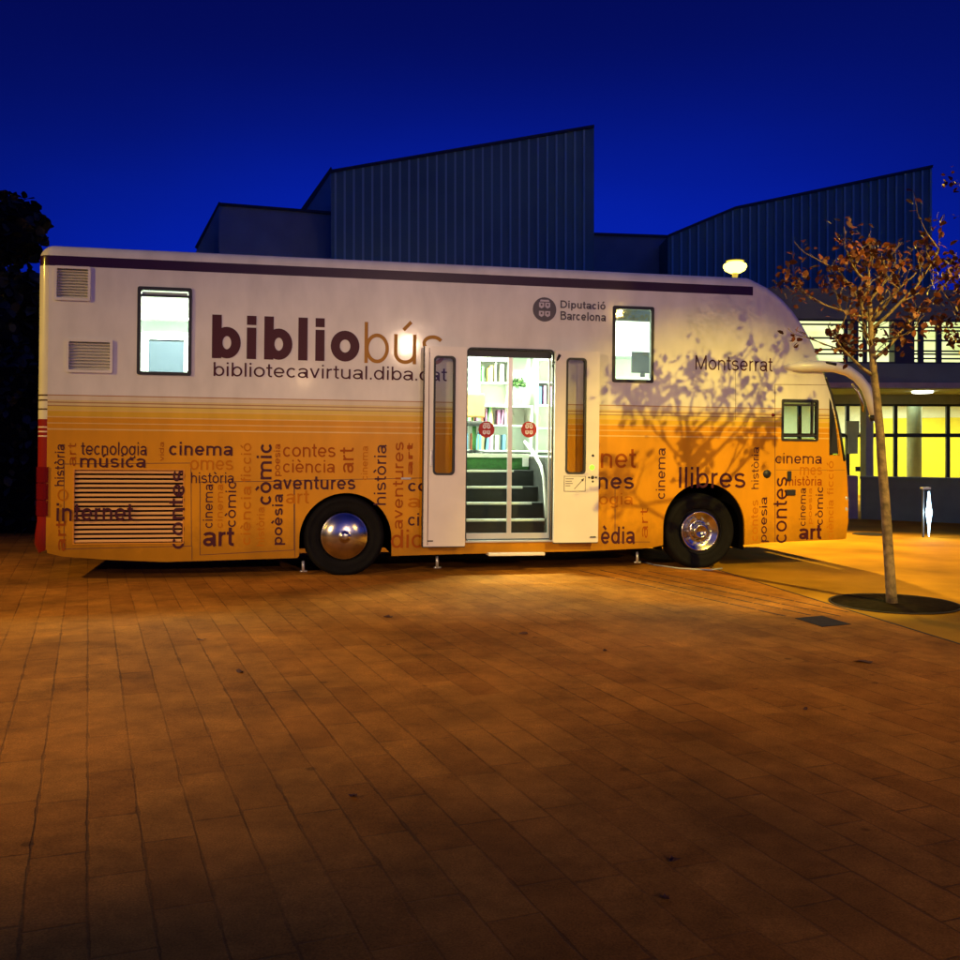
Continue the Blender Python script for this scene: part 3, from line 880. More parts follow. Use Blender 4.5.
MB().box(b1[0]+0.055, b1[0]+0.062, -0.154, -0.15, b1[2]+0.02, b1[3]-0.02).build('door_edge_line', M_['seam'], la)
MB().box(b1[0]-0.006, b1[0]+0.008, -0.15, -0.10, b1[2], b1[3]).build('edge_rubber', M_['black'], la)
MB().box(b1[0], b1[1], -0.14, -0.11, b1[2]-0.012, b1[2]).build('edge_rubber', M_['black'], la)
MB().box(b2[0], b2[1], -0.13, -0.10, b2[2]-0.012, b2[2]).build('edge_rubber', M_['black'], lb)
u, z = loc(430.5, 458, -0.15)
MB().box(u-0.012, u+0.012, -0.17, -0.15, z-0.10, z+0.10).build('handle', M_['silver'], la, bevel=0.004)
for lf, px, py in ((la, 430, 541), (lb, 593, 537)):
    u, z = loc(px, py, -0.15)
    MB().box(u-0.035, u+0.035, -0.156, -0.14, z-0.007, z+0.007).build('catch', M_['black'], lf)
for px, py, r, mt in ((593, 455.5, 0.016, 'black'), (592, 467.5, 0.032, 'led'), (592.5, 477.5, 0.022, 'black'), (592.8, 481.5, 0.014, 'black'), (589, 477.5, 0.012, 'black'), (596, 477.5, 0.012, 'black')):
    u, z = loc(px, py, -0.14)
    MB().lathe([(0, 0.012), (r*0.8, 0.010), (r, 0.0)], 16, Matrix.Translation((u, -0.14, z)) @ Matrix.Rotation(R(90), 4, 'X')).build('push_button', M_[mt], lb)
# small notice with an arrow on the right leaf
x0, x1, z0, z1 = box_px(564, 476, 585.5, 491.5, -0.143)
nt = MB().quad([(x0, -0.142, z0), (x1, -0.142, z0), (x1, -0.142, z1), (x0, -0.142, z1)])
nb = MB(); nb.box(x0, x1, -0.143, -0.1405, z0, z1); no = nb.build('instruction_label', M_['cream'], lb)
ln = MB(); t = 0.006
ln.box(x0, x1, -0.145, -0.143, z0, z0+t); ln.box(x0, x1, -0.145, -0.143, z1-t, z1); ln.box(x0, x0+t, -0.145, -0.143, z0+t, z1-t); ln.box(x1-t, x1, -0.145, -0.143, z0+t, z1-t)
for k, wv in enumerate((0.10, 0.08, 0.09, 0.06)):
    zc = z1-0.035-0.028*k; ln.box(x0+0.02, x0+0.02+wv, -0.1445, -0.143, zc-0.004, zc+0.004)
A = Vector((x0+0.13, 0, z0+0.03)); B = Vector((x1-0.025, 0, z1-0.035))
d = (B-A).normalized(); nr = Vector((-d.z, 0, d.x))
def p3(p): return (p.x, -0.1445, p.z)
ln.quad([p3(A-nr*0.004), p3(B-nr*0.004), p3(B+nr*0.004), p3(A+nr*0.004)])
ln.quad([p3(B+d*0.015), p3(B-d*0.03+nr*0.018), p3(B-d*0.03-nr*0.018)])
ln.build('label_print', M_['grey_ink'], no)

# ceiling light panels (real lamps of the saloon)
for u0, u1 in ((0.5, 2.3), (2.8, 4.6), (4.9, 6.4), (6.6, 7.8)):
    MB().box(u0, u1, 1.05, 1.35, ZT-0.115, ZT-0.095).build('ceiling_light', M_['tube'], bus)
def area(name, locv, size, power, col, parent=None, rot=(0, 0, 0), sy=None):
    l = bpy.data.lights.new(name, 'AREA'); l.energy = power; l.color = col; l.size = size
    if sy: l.shape = 'RECTANGLE'; l.size_y = sy
    o = bpy.data.objects.new(name, l); COL.objects.link(o); o.location = locv; o.rotation_euler = rot
    if parent: o.parent = parent
    return o
for uc in (1.5, 4.6, 6.8):
    area('saloon_lamp', (uc, 1.3, ZT-0.13), 1.4, 400, (0.94, 1.0, 0.82), bus, sy=0.3)

# shelving on the far wall (fixed to the bus)
def shelf_unit(u0, u1, z0, z1, rows, v0=2.12, v1=2.43):
    m = MB()
    m.box(u0, u0+0.02, v0, v1, z0, z1); m.box(u1-0.02, u1, v0, v1, z0, z1)
    m.box(u0+0.02, u1-0.02, v1-0.015, v1, z0, z1)
    for r in rows: m.box(u0+0.02, u1-0.02, v0, v1-0.015, r, r+0.022)
    return m.build('bookshelf', M_['iwhite'], bus)
zc = loc(490, 407, 2.1)[1]
us0 = loc(462, 420, 2.1)[0]; us1 = loc(512, 420, 2.1)[0]
rows = [FLZ+0.05, FLZ+0.05+0.36, zc]
shelf_unit(us0-0.6, us1+0.28, FLZ, zc+0.03, rows, 2.0)
rows2 = [zc+0.34, zc+0.66, zc+0.98]
shelf_unit(us0+0.25, us1-0.02, zc+0.03, ZT-0.2, rows2, 2.18)
shelf_unit(us1+0.35, us1+1.2, FLZ, ZT-0.2, [FLZ+0.05+0.33*k for k in range(6)], 2.05)
MB().box(us1+0.02, us1+0.30, 2.2, 2.43, zc+0.75, zc+1.2).build('cupboard', M_['igrey'], bus)
# back-room detail seen through the rear window
x0, x1, z0, z1 = box_px(149, 340, 184, 380, 2.3)
MB().box(x0, x1, 2.28, 2.30, z0-0.3, z1-0.02).build('dark_cabinet_door', mat('blue grey cabinet', (0.03, 0.045, 0.07), 0.4), bus)
cf = curve_panel('cabinet', [[(x0-0.12, z0-0.4), (x1+0.12, z0-0.4), (x1+0.12, z1+0.25), (x0-0.12, z1+0.25)], [(x0, z0-0.3), (x1, z0-0.3), (x1, z1), (x0, z1)]], 2.26, 2.43, M_['pale_grey'], bus)
zs = loc(165, 318, 2.0)[1]
MB().box(x0-0.4, x1+0.25, 2.0, 2.43, zs-0.015, zs+0.015).build('wall_shelf', M_['iwhite'], bus)
# cupboards through the front window
x0, x1, z0, z1 = box_px(614, 322, 651, 356, 1.9)
MB().box(x0-0.4, (x0+x1)/2-0.003, 1.9, 2.43, z0, z1).box((x0+x1)/2+0.003, x1+0.5, 1.9, 2.43, z0, z1).build('cupboard', M_['pale_grey'], bus)
x0, x1, z0, z1 = box_px(610, 305, 657, 321, 0.5)
MB().box(x0, x1, 0.48, 0.55, z0, z1+0.1).build('blind_box', M_['frame_dark'], bus)

# ----- loose things inside the bus (top level, placed through the bus frame)
def inbus(o):                      # build-local -> world
    o.matrix_world = BM @ o.matrix_basis
    return o
book_cols = [(0.5, 0.08, 0.04), (0.08, 0.22, 0.35), (0.55, 0.42, 0.12), (0.12, 0.3, 0.12), (0.6, 0.6, 0.55), (0.25, 0.1, 0.2), (0.7, 0.65, 0.5)]
bmats = [mat('book cover %d' % i, c, 0.5) for i, c in enumerate(book_cols)]
rb = random.Random(4)
def books(u0, u1, z, v, n, group, label):
    u = u0
    for k in range(n):
        t = rb.uniform(0.02, 0.05); h = rb.uniform(0.20, 0.29)
        if u + t > u1: break
        mb = MB().box(-t/2, t/2, -0.08, 0.08, 0, h)
        o = mb.build('book', rb.choice(bmats), None, bevel=0.003)
        o.matrix_world = BM @ Matrix.Translation((u+t/2, v, z)) @ Matrix.Rotation(rb.choice((0, 0, 0.0, 0.12, -0.1)), 4, 'Y')
        tag(o, label, 'book', group)
        u += t + rb.choice((0.004, 0.004, 0.03, 0.06))
books(us0+0.05, us1-0.02, FLZ+0.434, 2.12, 20, 'books on the middle shelf of the bus', 'book standing on the middle shelf behind the red door sticker')
books(us0+0.05, us1-0.02, FLZ+0.073, 2.12, 20, 'books on the lowest shelf of the bus', 'book standing on the lowest shelf just above the stairs')
books(us0+0.30, us1-0.05, rows2[0]+0.023, 2.28, 12, 'books on the upper shelves of the bus', 'book on the bright upper shelves seen through the left glass door')
books(us1+0.38, us1+1.15, FLZ+0.05+0.33*2+0.023, 2.15, 16, 'books on the tall shelf', 'book on the tall white shelf seen through the right glass door')

# potted plant on the shelf
pp = empty('potted_plant'); 
u, z = loc(517.5, 402, 2.1)
pp.matrix_world = BM @ Matrix.Translation((u, 2.14, zc+0.024))
MB().lathe([(0, 0), (0.07, 0.0), (0.10, 0.24), (0.11, 0.27), (0.095, 0.27), (0.085, 0.24), (0, 0.24)], 20).build('pot', M_['igrey'], pp)
fm = MB(); rl = random.Random(3)
for k in range(260):
    th = rl.uniform(0, 2*PI); ph = math.acos(rl.uniform(0, 1)); r = 0.15*rl.uniform(0.6, 1)
    c = Vector((r*math.sin(ph)*math.cos(th), r*math.sin(ph)*math.sin(th), 0.27+r*math.cos(ph)*0.9))
    M2 = Matrix.Translation(c) @ Matrix.Rotation(rl.uniform(0, 6), 4, 'Z') @ Matrix.Rotation(rl.uniform(-1, 1), 4, 'X')
    fm.quad([M2 @ Vector(p) for p in ((-0.01, -0.02, 0), (0.01, -0.02, 0), (0.014, 0.01, 0.004), (0, 0.03, 0), (-0.014, 0.01, 0.004))])
fm.build('foliage', M_['leafgreen'], pp)
tag(pp, 'round green plant in a grey pot on the shelf inside the bus doorway', 'plant')
# chair just inside at the left
chr_ = empty('swivel_chair')
u, z = loc(473, 450, 1.7)
chr_.matrix_world = BM @ Matrix.Translation((u, 1.62, FLZ))
MB().box(-0.17, 0.17, 0.10, 0.15, 0.52, 0.86).build('backrest', M_['wood'], chr_, bevel=0.03)
MB().box(-0.2, 0.2, -0.2, 0.18, 0.40, 0.47).build('seat', M_['black'], chr_, bevel=0.03)
MB().tube([(0, 0, 0.05), (0, 0, 0.40)], 0.03, 10).tube([(0, 0.13, 0.42), (0, 0.14, 0.6)], 0.02, 8).build('post', M_['carpet'], chr_)
mb = MB()
for k in range(5):
    t = 2*PI*k/5; mb.tube([(0, 0, 0.06), (0.24*math.cos(t), 0.24*math.sin(t), 0.03)], [0.025, 0.016], 6)
mb.build('base', M_['black'], chr_)
tag(chr_, 'chair with pale wooden back and green post inside the bus doorway', 'chair')
# monitor seen through the front window
mo = empty('monitor')
u, z = loc(643, 362, 1.0)
mo.matrix_world = BM @ Matrix.Translation((u, 1.0, z-0.22))
MB().box(-0.16, 0.16, 0, 0.03, 0.07, 0.36).build('screen', M_['black'], mo, bevel=0.006)
MB().box(-0.03, 0.03, 0.0, 0.02, 0.01, 0.09).box(-0.1, 0.1, -0.06, 0.09, 0, 0.012).build('stand', M_['black'], mo)
tag(mo, 'black monitor on the desk seen through the front window of the bus', 'monitor')
dk = loc(643, 362, 1.0)[1]-0.22
MB().box(loc(606, 380, 1.0)[0], loc(665, 380, 1.0)[0], 0.75, 1.35, dk-0.03, dk-0.001).box(loc(606, 380, 1.0)[0]+0.02, loc(606, 380, 1.0)[0]+0.05, 0.76, 1.34, FLZ, dk-0.03).build('desk', M_['iwhite'], bus)

# cab interior
MB().box(UCAB+0.08, UCAB+0.50, 0.5, 1.0, 0.9, 1.3).box(UCAB+0.05, UCAB+0.14, 0.5, 1.0, 1.3, 1.62).build('driver_seat', M_['black'], bus, bevel=0.04)
u0 = loc(828, 455)[0]
MB().box(u0, LEN-0.16, 0.1, 2.4, 1.0, loc(836, 441)[1]).build('dashboard', M_['under'], bus, bevel=0.03)
MB().box(UCAB+0.02, LEN-0.2, 0.06, 2.44, 0.9, 0.93).build('cab_floor', M_['under'], bus)

# ------------------------------------------------------------------ ground
def paving():
    m, N, L, p = new_mat('plaza paving slabs')
    tc = N.new('ShaderNodeTexCoord')
    mp = N.new('ShaderNodeMapping'); mp.vector_type = 'TEXTURE'
    mp.inputs['Rotation'].default_value = (0, 0, math.atan2(392, 1000))
    L.new(tc.outputs['Object'], mp.inputs[0])
    # slightly wavering coordinates so that joints are not ruler straight
    nz = N.new('ShaderNodeTexNoise'); nz.inputs['Scale'].default_value = 1.7; nz.inputs['Detail'].default_value = 3
    L.new(mp.outputs[0], nz.inputs['Vector'])
    sb = N.new('ShaderNodeVectorMath'); sb.operation = 'SUBTRACT'; sb.inputs[1].default_value = (0.5, 0.5, 0.5)
    L.new(nz.outputs['Color'], sb.inputs[0])
    sc = N.new('ShaderNodeVectorMath'); sc.operation = 'SCALE'; sc.inputs['Scale'].default_value = 0.018
    L.new(sb.outputs[0], sc.inputs[0])
    ad = N.new('ShaderNodeVectorMath'); ad.operation = 'ADD'; L.new(mp.outputs[0], ad.inputs[0]); L.new(sc.outputs[0], ad.inputs[1])
    sp = N.new('ShaderNodeSeparateXYZ'); L.new(ad.outputs[0], sp.inputs[0])
    def mt(op, a, b=None, c=None):
        n = N.new('ShaderNodeMath'); n.operation = op
        for i, q in enumerate((a, b, c)):
            if q is None: continue
            if isinstance(q, (int, float)): n.inputs[i].default_value = q
            else: L.new(q, n.inputs[i])
        return n.outputs[0]
    W, H = 0.205, 0.61
    s = mt('DIVIDE', sp.outputs[0], W)
    ci = mt('FLOOR', s)
    wn = N.new('ShaderNodeTexWhiteNoise'); wn.noise_dimensions = '1D'; L.new(ci, wn.inputs['W'])
    t = mt('ADD', mt('DIVIDE', sp.outputs[1], H), wn.outputs['Value'])
    ri = mt('FLOOR', t)
    fs = mt('SUBTRACT', s, ci); ft = mt('SUBTRACT', t, ri)
    dx = mt('MULTIPLY', mt('SUBTRACT', 0.5, mt('ABSOLUTE', mt('SUBTRACT', fs, 0.5))), W)
    dy = mt('MULTIPLY', mt('SUBTRACT', 0.5, mt('ABSOLUTE', mt('SUBTRACT', ft, 0.5))), H)
    dd = mt('MINIMUM', dx, dy)
    jn = N.new('ShaderNodeMapRange'); jn.interpolation_type = 'SMOOTHSTEP'
    jn.inputs[1].default_value = 0.0015; jn.inputs[2].default_value = 0.0065; jn.inputs[3].default_value = 1; jn.inputs[4].default_value = 0
    cn = N.new('ShaderNodeTexNoise'); cn.inputs['Scale'].default_value = 9; cn.inputs['Detail'].default_value = 6
    L.new(tc.outputs['Object'], cn.inputs['Vector'])
    L.new(mt('SUBTRACT', dd, mt('MULTIPLY', mt('MAXIMUM', mt('SUBTRACT', cn.outputs[0], 0.48), 0.0), 0.035)), jn.inputs[0])
    # joint filling varies: some joints almost vanish
    jv = N.new('ShaderNodeTexNoise'); jv.inputs['Scale'].default_value = 0.9; jv.inputs['Detail'].default_value = 5
    L.new(tc.outputs['Object'], jv.inputs['Vector'])
    jr = N.new('ShaderNodeMapRange'); jr.inputs[1].default_value = 0.38; jr.inputs[2].default_value = 0.62; jr.inputs[3].default_value = 0.25; jr.inputs[4].default_value = 1.0
    L.new(jv.outputs[0], jr.inputs[0])
    joint = mt('MULTIPLY', jn.outputs[0], jr.outputs[0])
    cv = N.new('ShaderNodeCombineXYZ'); L.new(ci, cv.inputs[0]); L.new(ri, cv.inputs[1])
    w2 = N.new('ShaderNodeTexWhiteNoise'); w2.noise_dimensions = '3D'; L.new(cv.outputs[0], w2.inputs['Vector'])
    rp = N.new('ShaderNodeValToRGB')
    rp.color_ramp.elements[0].color = (0.44, 0.162, 0.018, 1); rp.color_ramp.elements[1].color = (0.56, 0.220, 0.026, 1)
    L.new(w2.outputs['Value'], rp.inputs[0])
    # big stains, fine grain
    st = N.new('ShaderNodeTexNoise'); st.inputs['Scale'].default_value = 0.7; st.inputs['Detail'].default_value = 8; st.inputs['Roughness'].default_value = 0.65
    L.new(tc.outputs['Object'], st.inputs['Vector'])
    sr = N.new('ShaderNodeMapRange'); sr.inputs[1].default_value = 0.35; sr.inputs[2].default_value = 0.7; sr.inputs[3].default_value = 0.52; sr.inputs[4].default_value = 1.15
    L.new(st.outputs[0], sr.inputs[0])
    gr = N.new('ShaderNodeTexNoise'); gr.inputs['Scale'].default_value = 130; gr.inputs['Detail'].default_value = 4
    L.new(tc.outputs['Object'], gr.inputs['Vector'])
    g2 = N.new('ShaderNodeMapRange'); g2.inputs[1].default_value = 0.3; g2.inputs[2].default_value = 0.7; g2.inputs[3].default_value = 0.7; g2.inputs[4].default_value = 1.25
    L.new(gr.outputs[0], g2.inputs[0])
    vo = N.new('ShaderNodeTexVoronoi'); vo.inputs['Scale'].default_value = 1.9; L.new(tc.outputs['Object'], vo.inputs['Vector'])
    vm_ = N.new('ShaderNodeMapRange'); vm_.inputs[1].default_value = 0.035; vm_.inputs[2].default_value = 0.06; vm_.inputs[3].default_value = 0.55; vm_.inputs[4].default_value = 1.0
    L.new(vo.outputs['Distance'], vm_.inputs[0])
    pt_ = N.new('ShaderNodeTexNoise'); pt_.inputs['Scale'].default_value = 3.4; pt_.inputs['Detail'].default_value = 9; pt_.inputs['Roughness'].default_value = 0.75
    L.new(tc.outputs['Object'], pt_.inputs['Vector'])
    pm_ = N.new('ShaderNodeMapRange'); pm_.inputs[1].default_value = 0.40; pm_.inputs[2].default_value = 0.60; pm_.inputs[3].default_value = 0.78; pm_.inputs[4].default_value = 1.08
    L.new(pt_.outputs[0], pm_.inputs[0])
    ml = mt('MULTIPLY', mt('MULTIPLY', sr.outputs[0], g2.outputs[0]), mt('MULTIPLY', vm_.outputs[0], pm_.outputs[0]))
    mx = N.new('ShaderNodeMix'); mx.data_type = 'RGBA'; mx.blend_type = 'MULTIPLY'; mx.inputs[0].default_value = 1
    L.new(rp.outputs[0], mx.inputs[6]); L.new(ml, mx.inputs[7])
    m2 = N.new('ShaderNodeMix'); m2.data_type = 'RGBA'; m2.inputs[7].default_value = (0.045, 0.022, 0.010, 1)
    L.new(mt('MULTIPLY', joint, 0.52), m2.inputs[0]); L.new(mx.outputs[2], m2.inputs[6])
    L.new(m2.outputs[2], p.inputs['Base Color'])
    p.inputs['Roughness'].default_value = 0.8; p.inputs['Specular IOR Level'].default_value = 0.06
    h = mt('SUBTRACT', mt('ADD', mt('MULTIPLY', gr.outputs[0], 0.12), mt('MULTIPLY', w2.outputs['Value'], 0.35)), joint)
    b = N.new('ShaderNodeBump'); b.inputs['Strength'].default_value = 0.55; b.inputs['Distance'].default_value = 0.006
    L.new(h, b.inputs['Height']); L.new(b.outputs[0], p.inputs['Normal'])
    return m
M_['paving'] = paving()
M_['ground'] = mat('smooth worn concrete', (0.44, 0.21, 0.012), 0.85, var=0.4, vscale=0.9, bump=0.35, bscale=70, spec=0.06)

def sheet(name, pts, dz, matr):
    m = MB(); m.quad([(x, y, gz(x)+dz) for x, y in pts])
    o = m.build(name, matr, None, normals=False)
    if o.data.polygons[0].normal.z < 0: o.data.flip_normals()
    return tag(o, kind='structure')
sheet('ground', [(-220, -60), (220, -60), (220, 320), (-220, 320)], 0, M_['ground'])
ga = ground_at(722, 571.5); gb = ground_at(958, 644)
gd = (gb - ga).normalized(); gn = Vector((-gd.y, gd.x, 0))
pA = ga - gd*60; pB = gb + gd*40
# paved side is on the camera's side of the channel
sheet('plaza', [(pA.x, pA.y), (pB.x, pB.y), (pB.x-60, -45), (-70, -45)], 0.004, M_['paving'])

# edge channel: one dark slot line running past the bus front
dc = empty('drain_channel', (ga.x, ga.y, gz(ga.x)))
m = MB()
def strip(mb, A, B, w, dz, h=0.003):
    d = (B-A); d.z = 0; d.normalize(); n = Vector((-d.y, d.x, 0))*w/2
    P = [A-n, B-n, B+n, A+n]
    mb.prism([(p.x, p.y, gz(p.x)+dz) for p in P], (0, 0, h))
dc.location = (0, 0, 0)
strip(m, ga - gd*1.6, gb + gd*4, 0.022, 0.0045)
m.build('slot_line', M_['slot'], dc)
tag(dc, 'long thin dark drain slot crossing the plaza in front of the tree', 'drain')
tl_ = empty('tactile_strip')
lines = [((579, 571), (787, 617)), ((600, 570.5), (812, 616)), ((622, 571), (842, 617)), ((648, 571.5), (850, 613))]
m = MB()
for (p, q_) in lines:
    A = ground_at(*p); B = ground_at(*q_)
    # broken up grooves
    for k in range(9):
        t0 = k/9 + 0.004; t1 = (k+1)/9 - 0.006
        strip(m, A.lerp(B, t0), A.lerp(B, t1), 0.016, 0.0045)
m.build('groove', M_['slot'], tl_)
tag(tl_, 'band of four parallel dark grooves in the paving by the front wheel', 'grooves')
# manhole cover
A, B, C_, D_ = ground_at(795, 619), ground_at(822, 616.5), ground_at(851, 625), ground_at(822, 627.5)
mc = MB(); mc.prism([(p.x, p.y, gz(p.x)+0.005) for p in (A, B, C_, D_)], (0, 0, 0.004))
tag(mc.build('manhole_cover', M_['iron']), 'dark rectangular cover set in the paving left of the tree', 'manhole cover')
g_ = ground_at(870, 534.5)  # flat dark disc laid on the ground
tag(MB().lathe([(0, 0.012), (0.28, 0.012), (0.30, 0.004)], 32, Matrix.Translation((g_.x, g_.y, gz(g_.x)))).build('dark_disc', M_['iron']), 'small round dark disc on the lit ground beyond the tree', 'cover')

# fallen leaves and litter
M_['deadleaf'] = mat('dead leaf', (0.09, 0.03, 0.012), 0.8, var=0.3)
rl = random.Random(9)
def fallen(px, py, s, label):
    g = ground_at(px, py); mb = MB()
    n = 9; P = []
    for k in range(n):
        t = 2*PI*k/n; r = s*(0.5 + 0.5*abs(math.cos(2.5*t/2))) * rl.uniform(0.7, 1.1)
        P.append(mb.bm.verts.new((r*math.cos(t)*1.5, r*math.sin(t), 0.004 + rl.uniform(0, 0.018))))
    c = mb.bm.verts.new((0, 0, 0.004))
    for k in range(n): mb.bm.faces.new((c, P[k], P[(k+1) % n]))
    o = mb.build('fallen_leaf', M_['deadleaf'], None)
    o.location = (g.x, g.y, gz(g.x)+0.003); o.rotation_euler = (0, 0, rl.uniform(0, 6))
    tag(o, label, 'leaf', 'dead leaves lying on the paving')
fallen(863, 663, 0.055, 'largest dark dead leaf, on the paving below the tree pit')
fallen(201, 641, 0.03, 'dead leaf on the paving below the rear of the bus')
fallen(240, 673, 0.035, 'dead leaf on the paving, second one below the bus rear wheel')
fallen(388, 618, 0.035, 'flat dead leaf on the paving below the left bus door leaf')
fallen(353, 798, 0.022, 'curled dead leaf in the dark middle foreground')
fallen(605, 652, 0.02, 'tiny dead leaf on the paving below the right bus door leaf')
fallen(674, 863, 0.018, 'small dead leaf in the dark right foreground, farther of two')
fallen(665, 901, 0.018, 'small dead leaf in the dark right foreground, nearer of two')
fallen(524, 635, 0.03, 'small leaf on the bright paving right below the bus stairs')
fallen(806, 711, 0.02, 'tiny dead leaf on the paving right of the middle')

# cable along the ground under the bus
cp = [ground_at(640, 562), ground_at(655, 566), ground_at(680, 569.5), ground_at(710, 571), ground_at(722, 569.5)]
tag(MB().tube([(p.x, p.y, gz(p.x)+0.014) for p in cp], 0.010, 6).build('cable', M_['cable']), 'thin pale cable lying on the ground by the front wheel', 'cable')

# ------------------------------------------------------------------ trees
def leafmat(name, c1, c2):
    m, N, L, p = new_mat(name)
    g = N.new('ShaderNodeNewGeometry')
    r = N.new('ShaderNodeValToRGB'); r.color_ramp.elements[0].color = (*c1, 1); r.color_ramp.elements[1].color = (*c2, 1)
    L.new(g.outputs['Random Per Island'], r.inputs[0]); L.new(r.outputs[0], p.inputs['Base Color'])
    p.inputs['Roughness'].default_value = 0.6
    return m
M_['autumn'] = leafmat('autumn leaves', (0.028, 0.006, 0.002), (0.17, 0.038, 0.008))
M_['darkleaf'] = leafmat('dark foliage', (0.006, 0.010, 0.004), (0.018, 0.026, 0.010))

def leaf_shape(mb, M2, s):
    P = [(-0.12, -0.5, 0), (0.12, -0.5, 0), (0.42, -0.1, 0.1), (0.30, 0.3, 0.08), (0, 0.62, -0.05), (-0.30, 0.3, 0.08), (-0.42, -0.1, 0.1)]
    mb.quad([M2 @ (Vector(p)*s) for p in P])

def rnd_rot(rr):
    return Matrix.Rotation(rr.uniform(0, 2*PI), 4, 'Z') @ Matrix.Rotation(rr.uniform(-1.3, 1.3), 4, 'X') @ Matrix.Rotation(rr.uniform(-0.8, 0.8), 4, 'Y')

def street_tree(name, trunk_pts, trunk_r, limbs, seed, dens, label):
    rr = random.Random(seed)
    base = Vector(trunk_pts[0])
    t = empty(name, base)
    tm = MB().tube([Vector(p)-base for p in trunk_pts], trunk_r, 12)
    tr = tm.build('trunk', M_['bark'], t)
    lm = MB(); lf = MB()
    def clump(c, n, rad):
        for _ in range(n):
            o = Vector((rr.gauss(0, rad), rr.gauss(0, rad), rr.gauss(0, rad*1.1) - rad*0.5))
            s = rr.uniform(0.045, 0.085)
            leaf_shape(lf, Matrix.Translation(c + o) @ rnd_rot(rr), s)
    def grow(p, d, L_, r, depth):
        pts = [p]; q = p.copy(); dd = d.copy()
        n = 5
        for k in range(n):
            dd = (dd + Vector((rr.uniform(-.22, .22), rr.uniform(-.22, .22), rr.uniform(-.05, .20)))).normalized()
            q = q + dd*L_/n; pts.append(q.copy())
            if depth < 2 and k >= 1 and rr.random() < (0.8 if depth == 0 else 0.6):
                sd = (dd + Vector((rr.uniform(-1, 1), rr.uniform(-1, 1), rr.uniform(-.5, .7)))*0.9).normalized()
                grow(q, sd, L_*rr.uniform(0.35, 0.6), r*0.5, depth+1)
            if depth >= 1 and rr.random() < 0.75:
                clump(q, int(dens*rr.uniform(0.4, 1.4)), 0.055)
        lm.tube(pts, [max(0.003, r*(1 - 0.75*i/n)) for i in range(n+1)], 6)
        clump(q, int(dens*rr.uniform(0.5, 3.2)), 0.075)
    for p, q, r in limbs:
        p = Vector(p)-base; q = Vector(q)-base
        grow(p, (q-p).normalized(), (q-p).length, r, 0)
    lm.build('limbs', M_['bark'], t); lf.build('crown', M_['autumn'], t, normals=False)
    return tag(t, label, 'tree')

b = ground_at(892, 604)
TY = b.y
tp = [(b.x, b.y, gz(b.x)-0.02)] + [tuple(at(x, y, TY)) for x, y in ((891, 590), (888, 545), (885, 500), (882, 465), (880, 432), (877, 400), (873.5, 370), (871, 335), (870, 305), (868, 282))]
trd = [0.058, 0.052, 0.049, 0.047, 0.045, 0.042, 0.038, 0.034, 0.028, 0.022, 0.014]
L_ = []
def limb(x0, y0, x1, y1, dy, r): L_.append((tuple(at(x0, y0, TY)), tuple(at(x1, y1, TY+dy)), r*1.35))
limb(872, 375, 822, 338, -0.25, 0.014); limb(871, 362, 925, 322, 0.25, 0.016)
limb(871, 350, 842, 360, 0.35, 0.011); limb(871, 340, 905, 345, -0.4, 0.012)
limb(870, 322, 832, 258, 0.1, 0.016); limb(870, 322, 915, 285, -0.2, 0.015)
limb(870, 300, 890, 262, 0.3, 0.012); limb(869, 285, 852, 258, -0.3, 0.012)
limb(869, 285, 872, 252, 0.1, 0.010); limb(870, 330, 945, 292, 0.35, 0.014)
limb(871, 368, 880, 335, 0.7, 0.012); limb(871, 345, 868, 320, -0.7, 0.012)
limb(870, 318, 800, 300, 0.1, 0.011); limb(870, 318, 880, 280, 0.7, 0.011)
tree1 = street_tree('street_tree', tp, trd, L_, 21, 1.45, 'slender street tree with sparse russet leaves in the round pit')
# tree pit
mb = MB(); mb.lathe([(0, 0.012), (0.3, 0.016), (0.55, 0.009), (0.60, 0.0055)], 48, Matrix.Translation((b.x+0.02, b.y+0.0, gz(b.x))))
tag(mb.build('tree_pit', M_['soil']), 'round dark soil pit round the foot of the street tree', 'tree pit')
mb = MB(); mb.lathe([(0.60, 0.0045), (0.60, 0.014), (0.62, 0.014), (0.62, 0.0045)], 48, Matrix.Translation((b.x+0.02, b.y, gz(b.x))))
tag(mb.build('pit_edging', M_['iron']), 'thin dark iron ring edging the round tree pit', 'edging')
# a second tree just past the right edge, whose leaves reach into view
b2_ = Vector((6.55, 12.3, gz(6.55)))
tp2 = [tuple(b2_ + Vector((dx, 0, z))) for dx, z in ((0, -0.02), (0.02, 0.8), (0, 1.6), (-0.03, 2.4), (-0.05, 3.2), (-0.04, 3.9))]
T = b2_ + Vector((-0.04, 0, 0))
lim2 = [(tuple(T+Vector((0, 0, 2.3))), tuple(T+Vector((-0.9, 0.1, 3.0))), 0.016), (tuple(T+Vector((0, 0, 2.9))), tuple(T+Vector((-0.8, 0.2, 3.9))), 0.014),
        (tuple(T+Vector((0, 0, 2.6))), tuple(T+Vector((0.9, 0.1, 3.3))), 0.014), (tuple(T+Vector((0, 0, 3.3))), tuple(T+Vector((-0.3, -0.2, 4.5))), 0.012),
        (tuple(T+Vector((0, 0, 3.0))), tuple(T+Vector((0.5, -0.4, 4.0))), 0.012), (tuple(T+Vector((0, 0, 2.2))), tuple(T+Vector((-0.3, -0.8, 2.9))), 0.012)]
street_tree('street_tree', tp2, [0.055, 0.048, 0.044, 0.036, 0.026, 0.012], lim2, 5, 4, 'russet street tree at the right edge, only twigs in view')

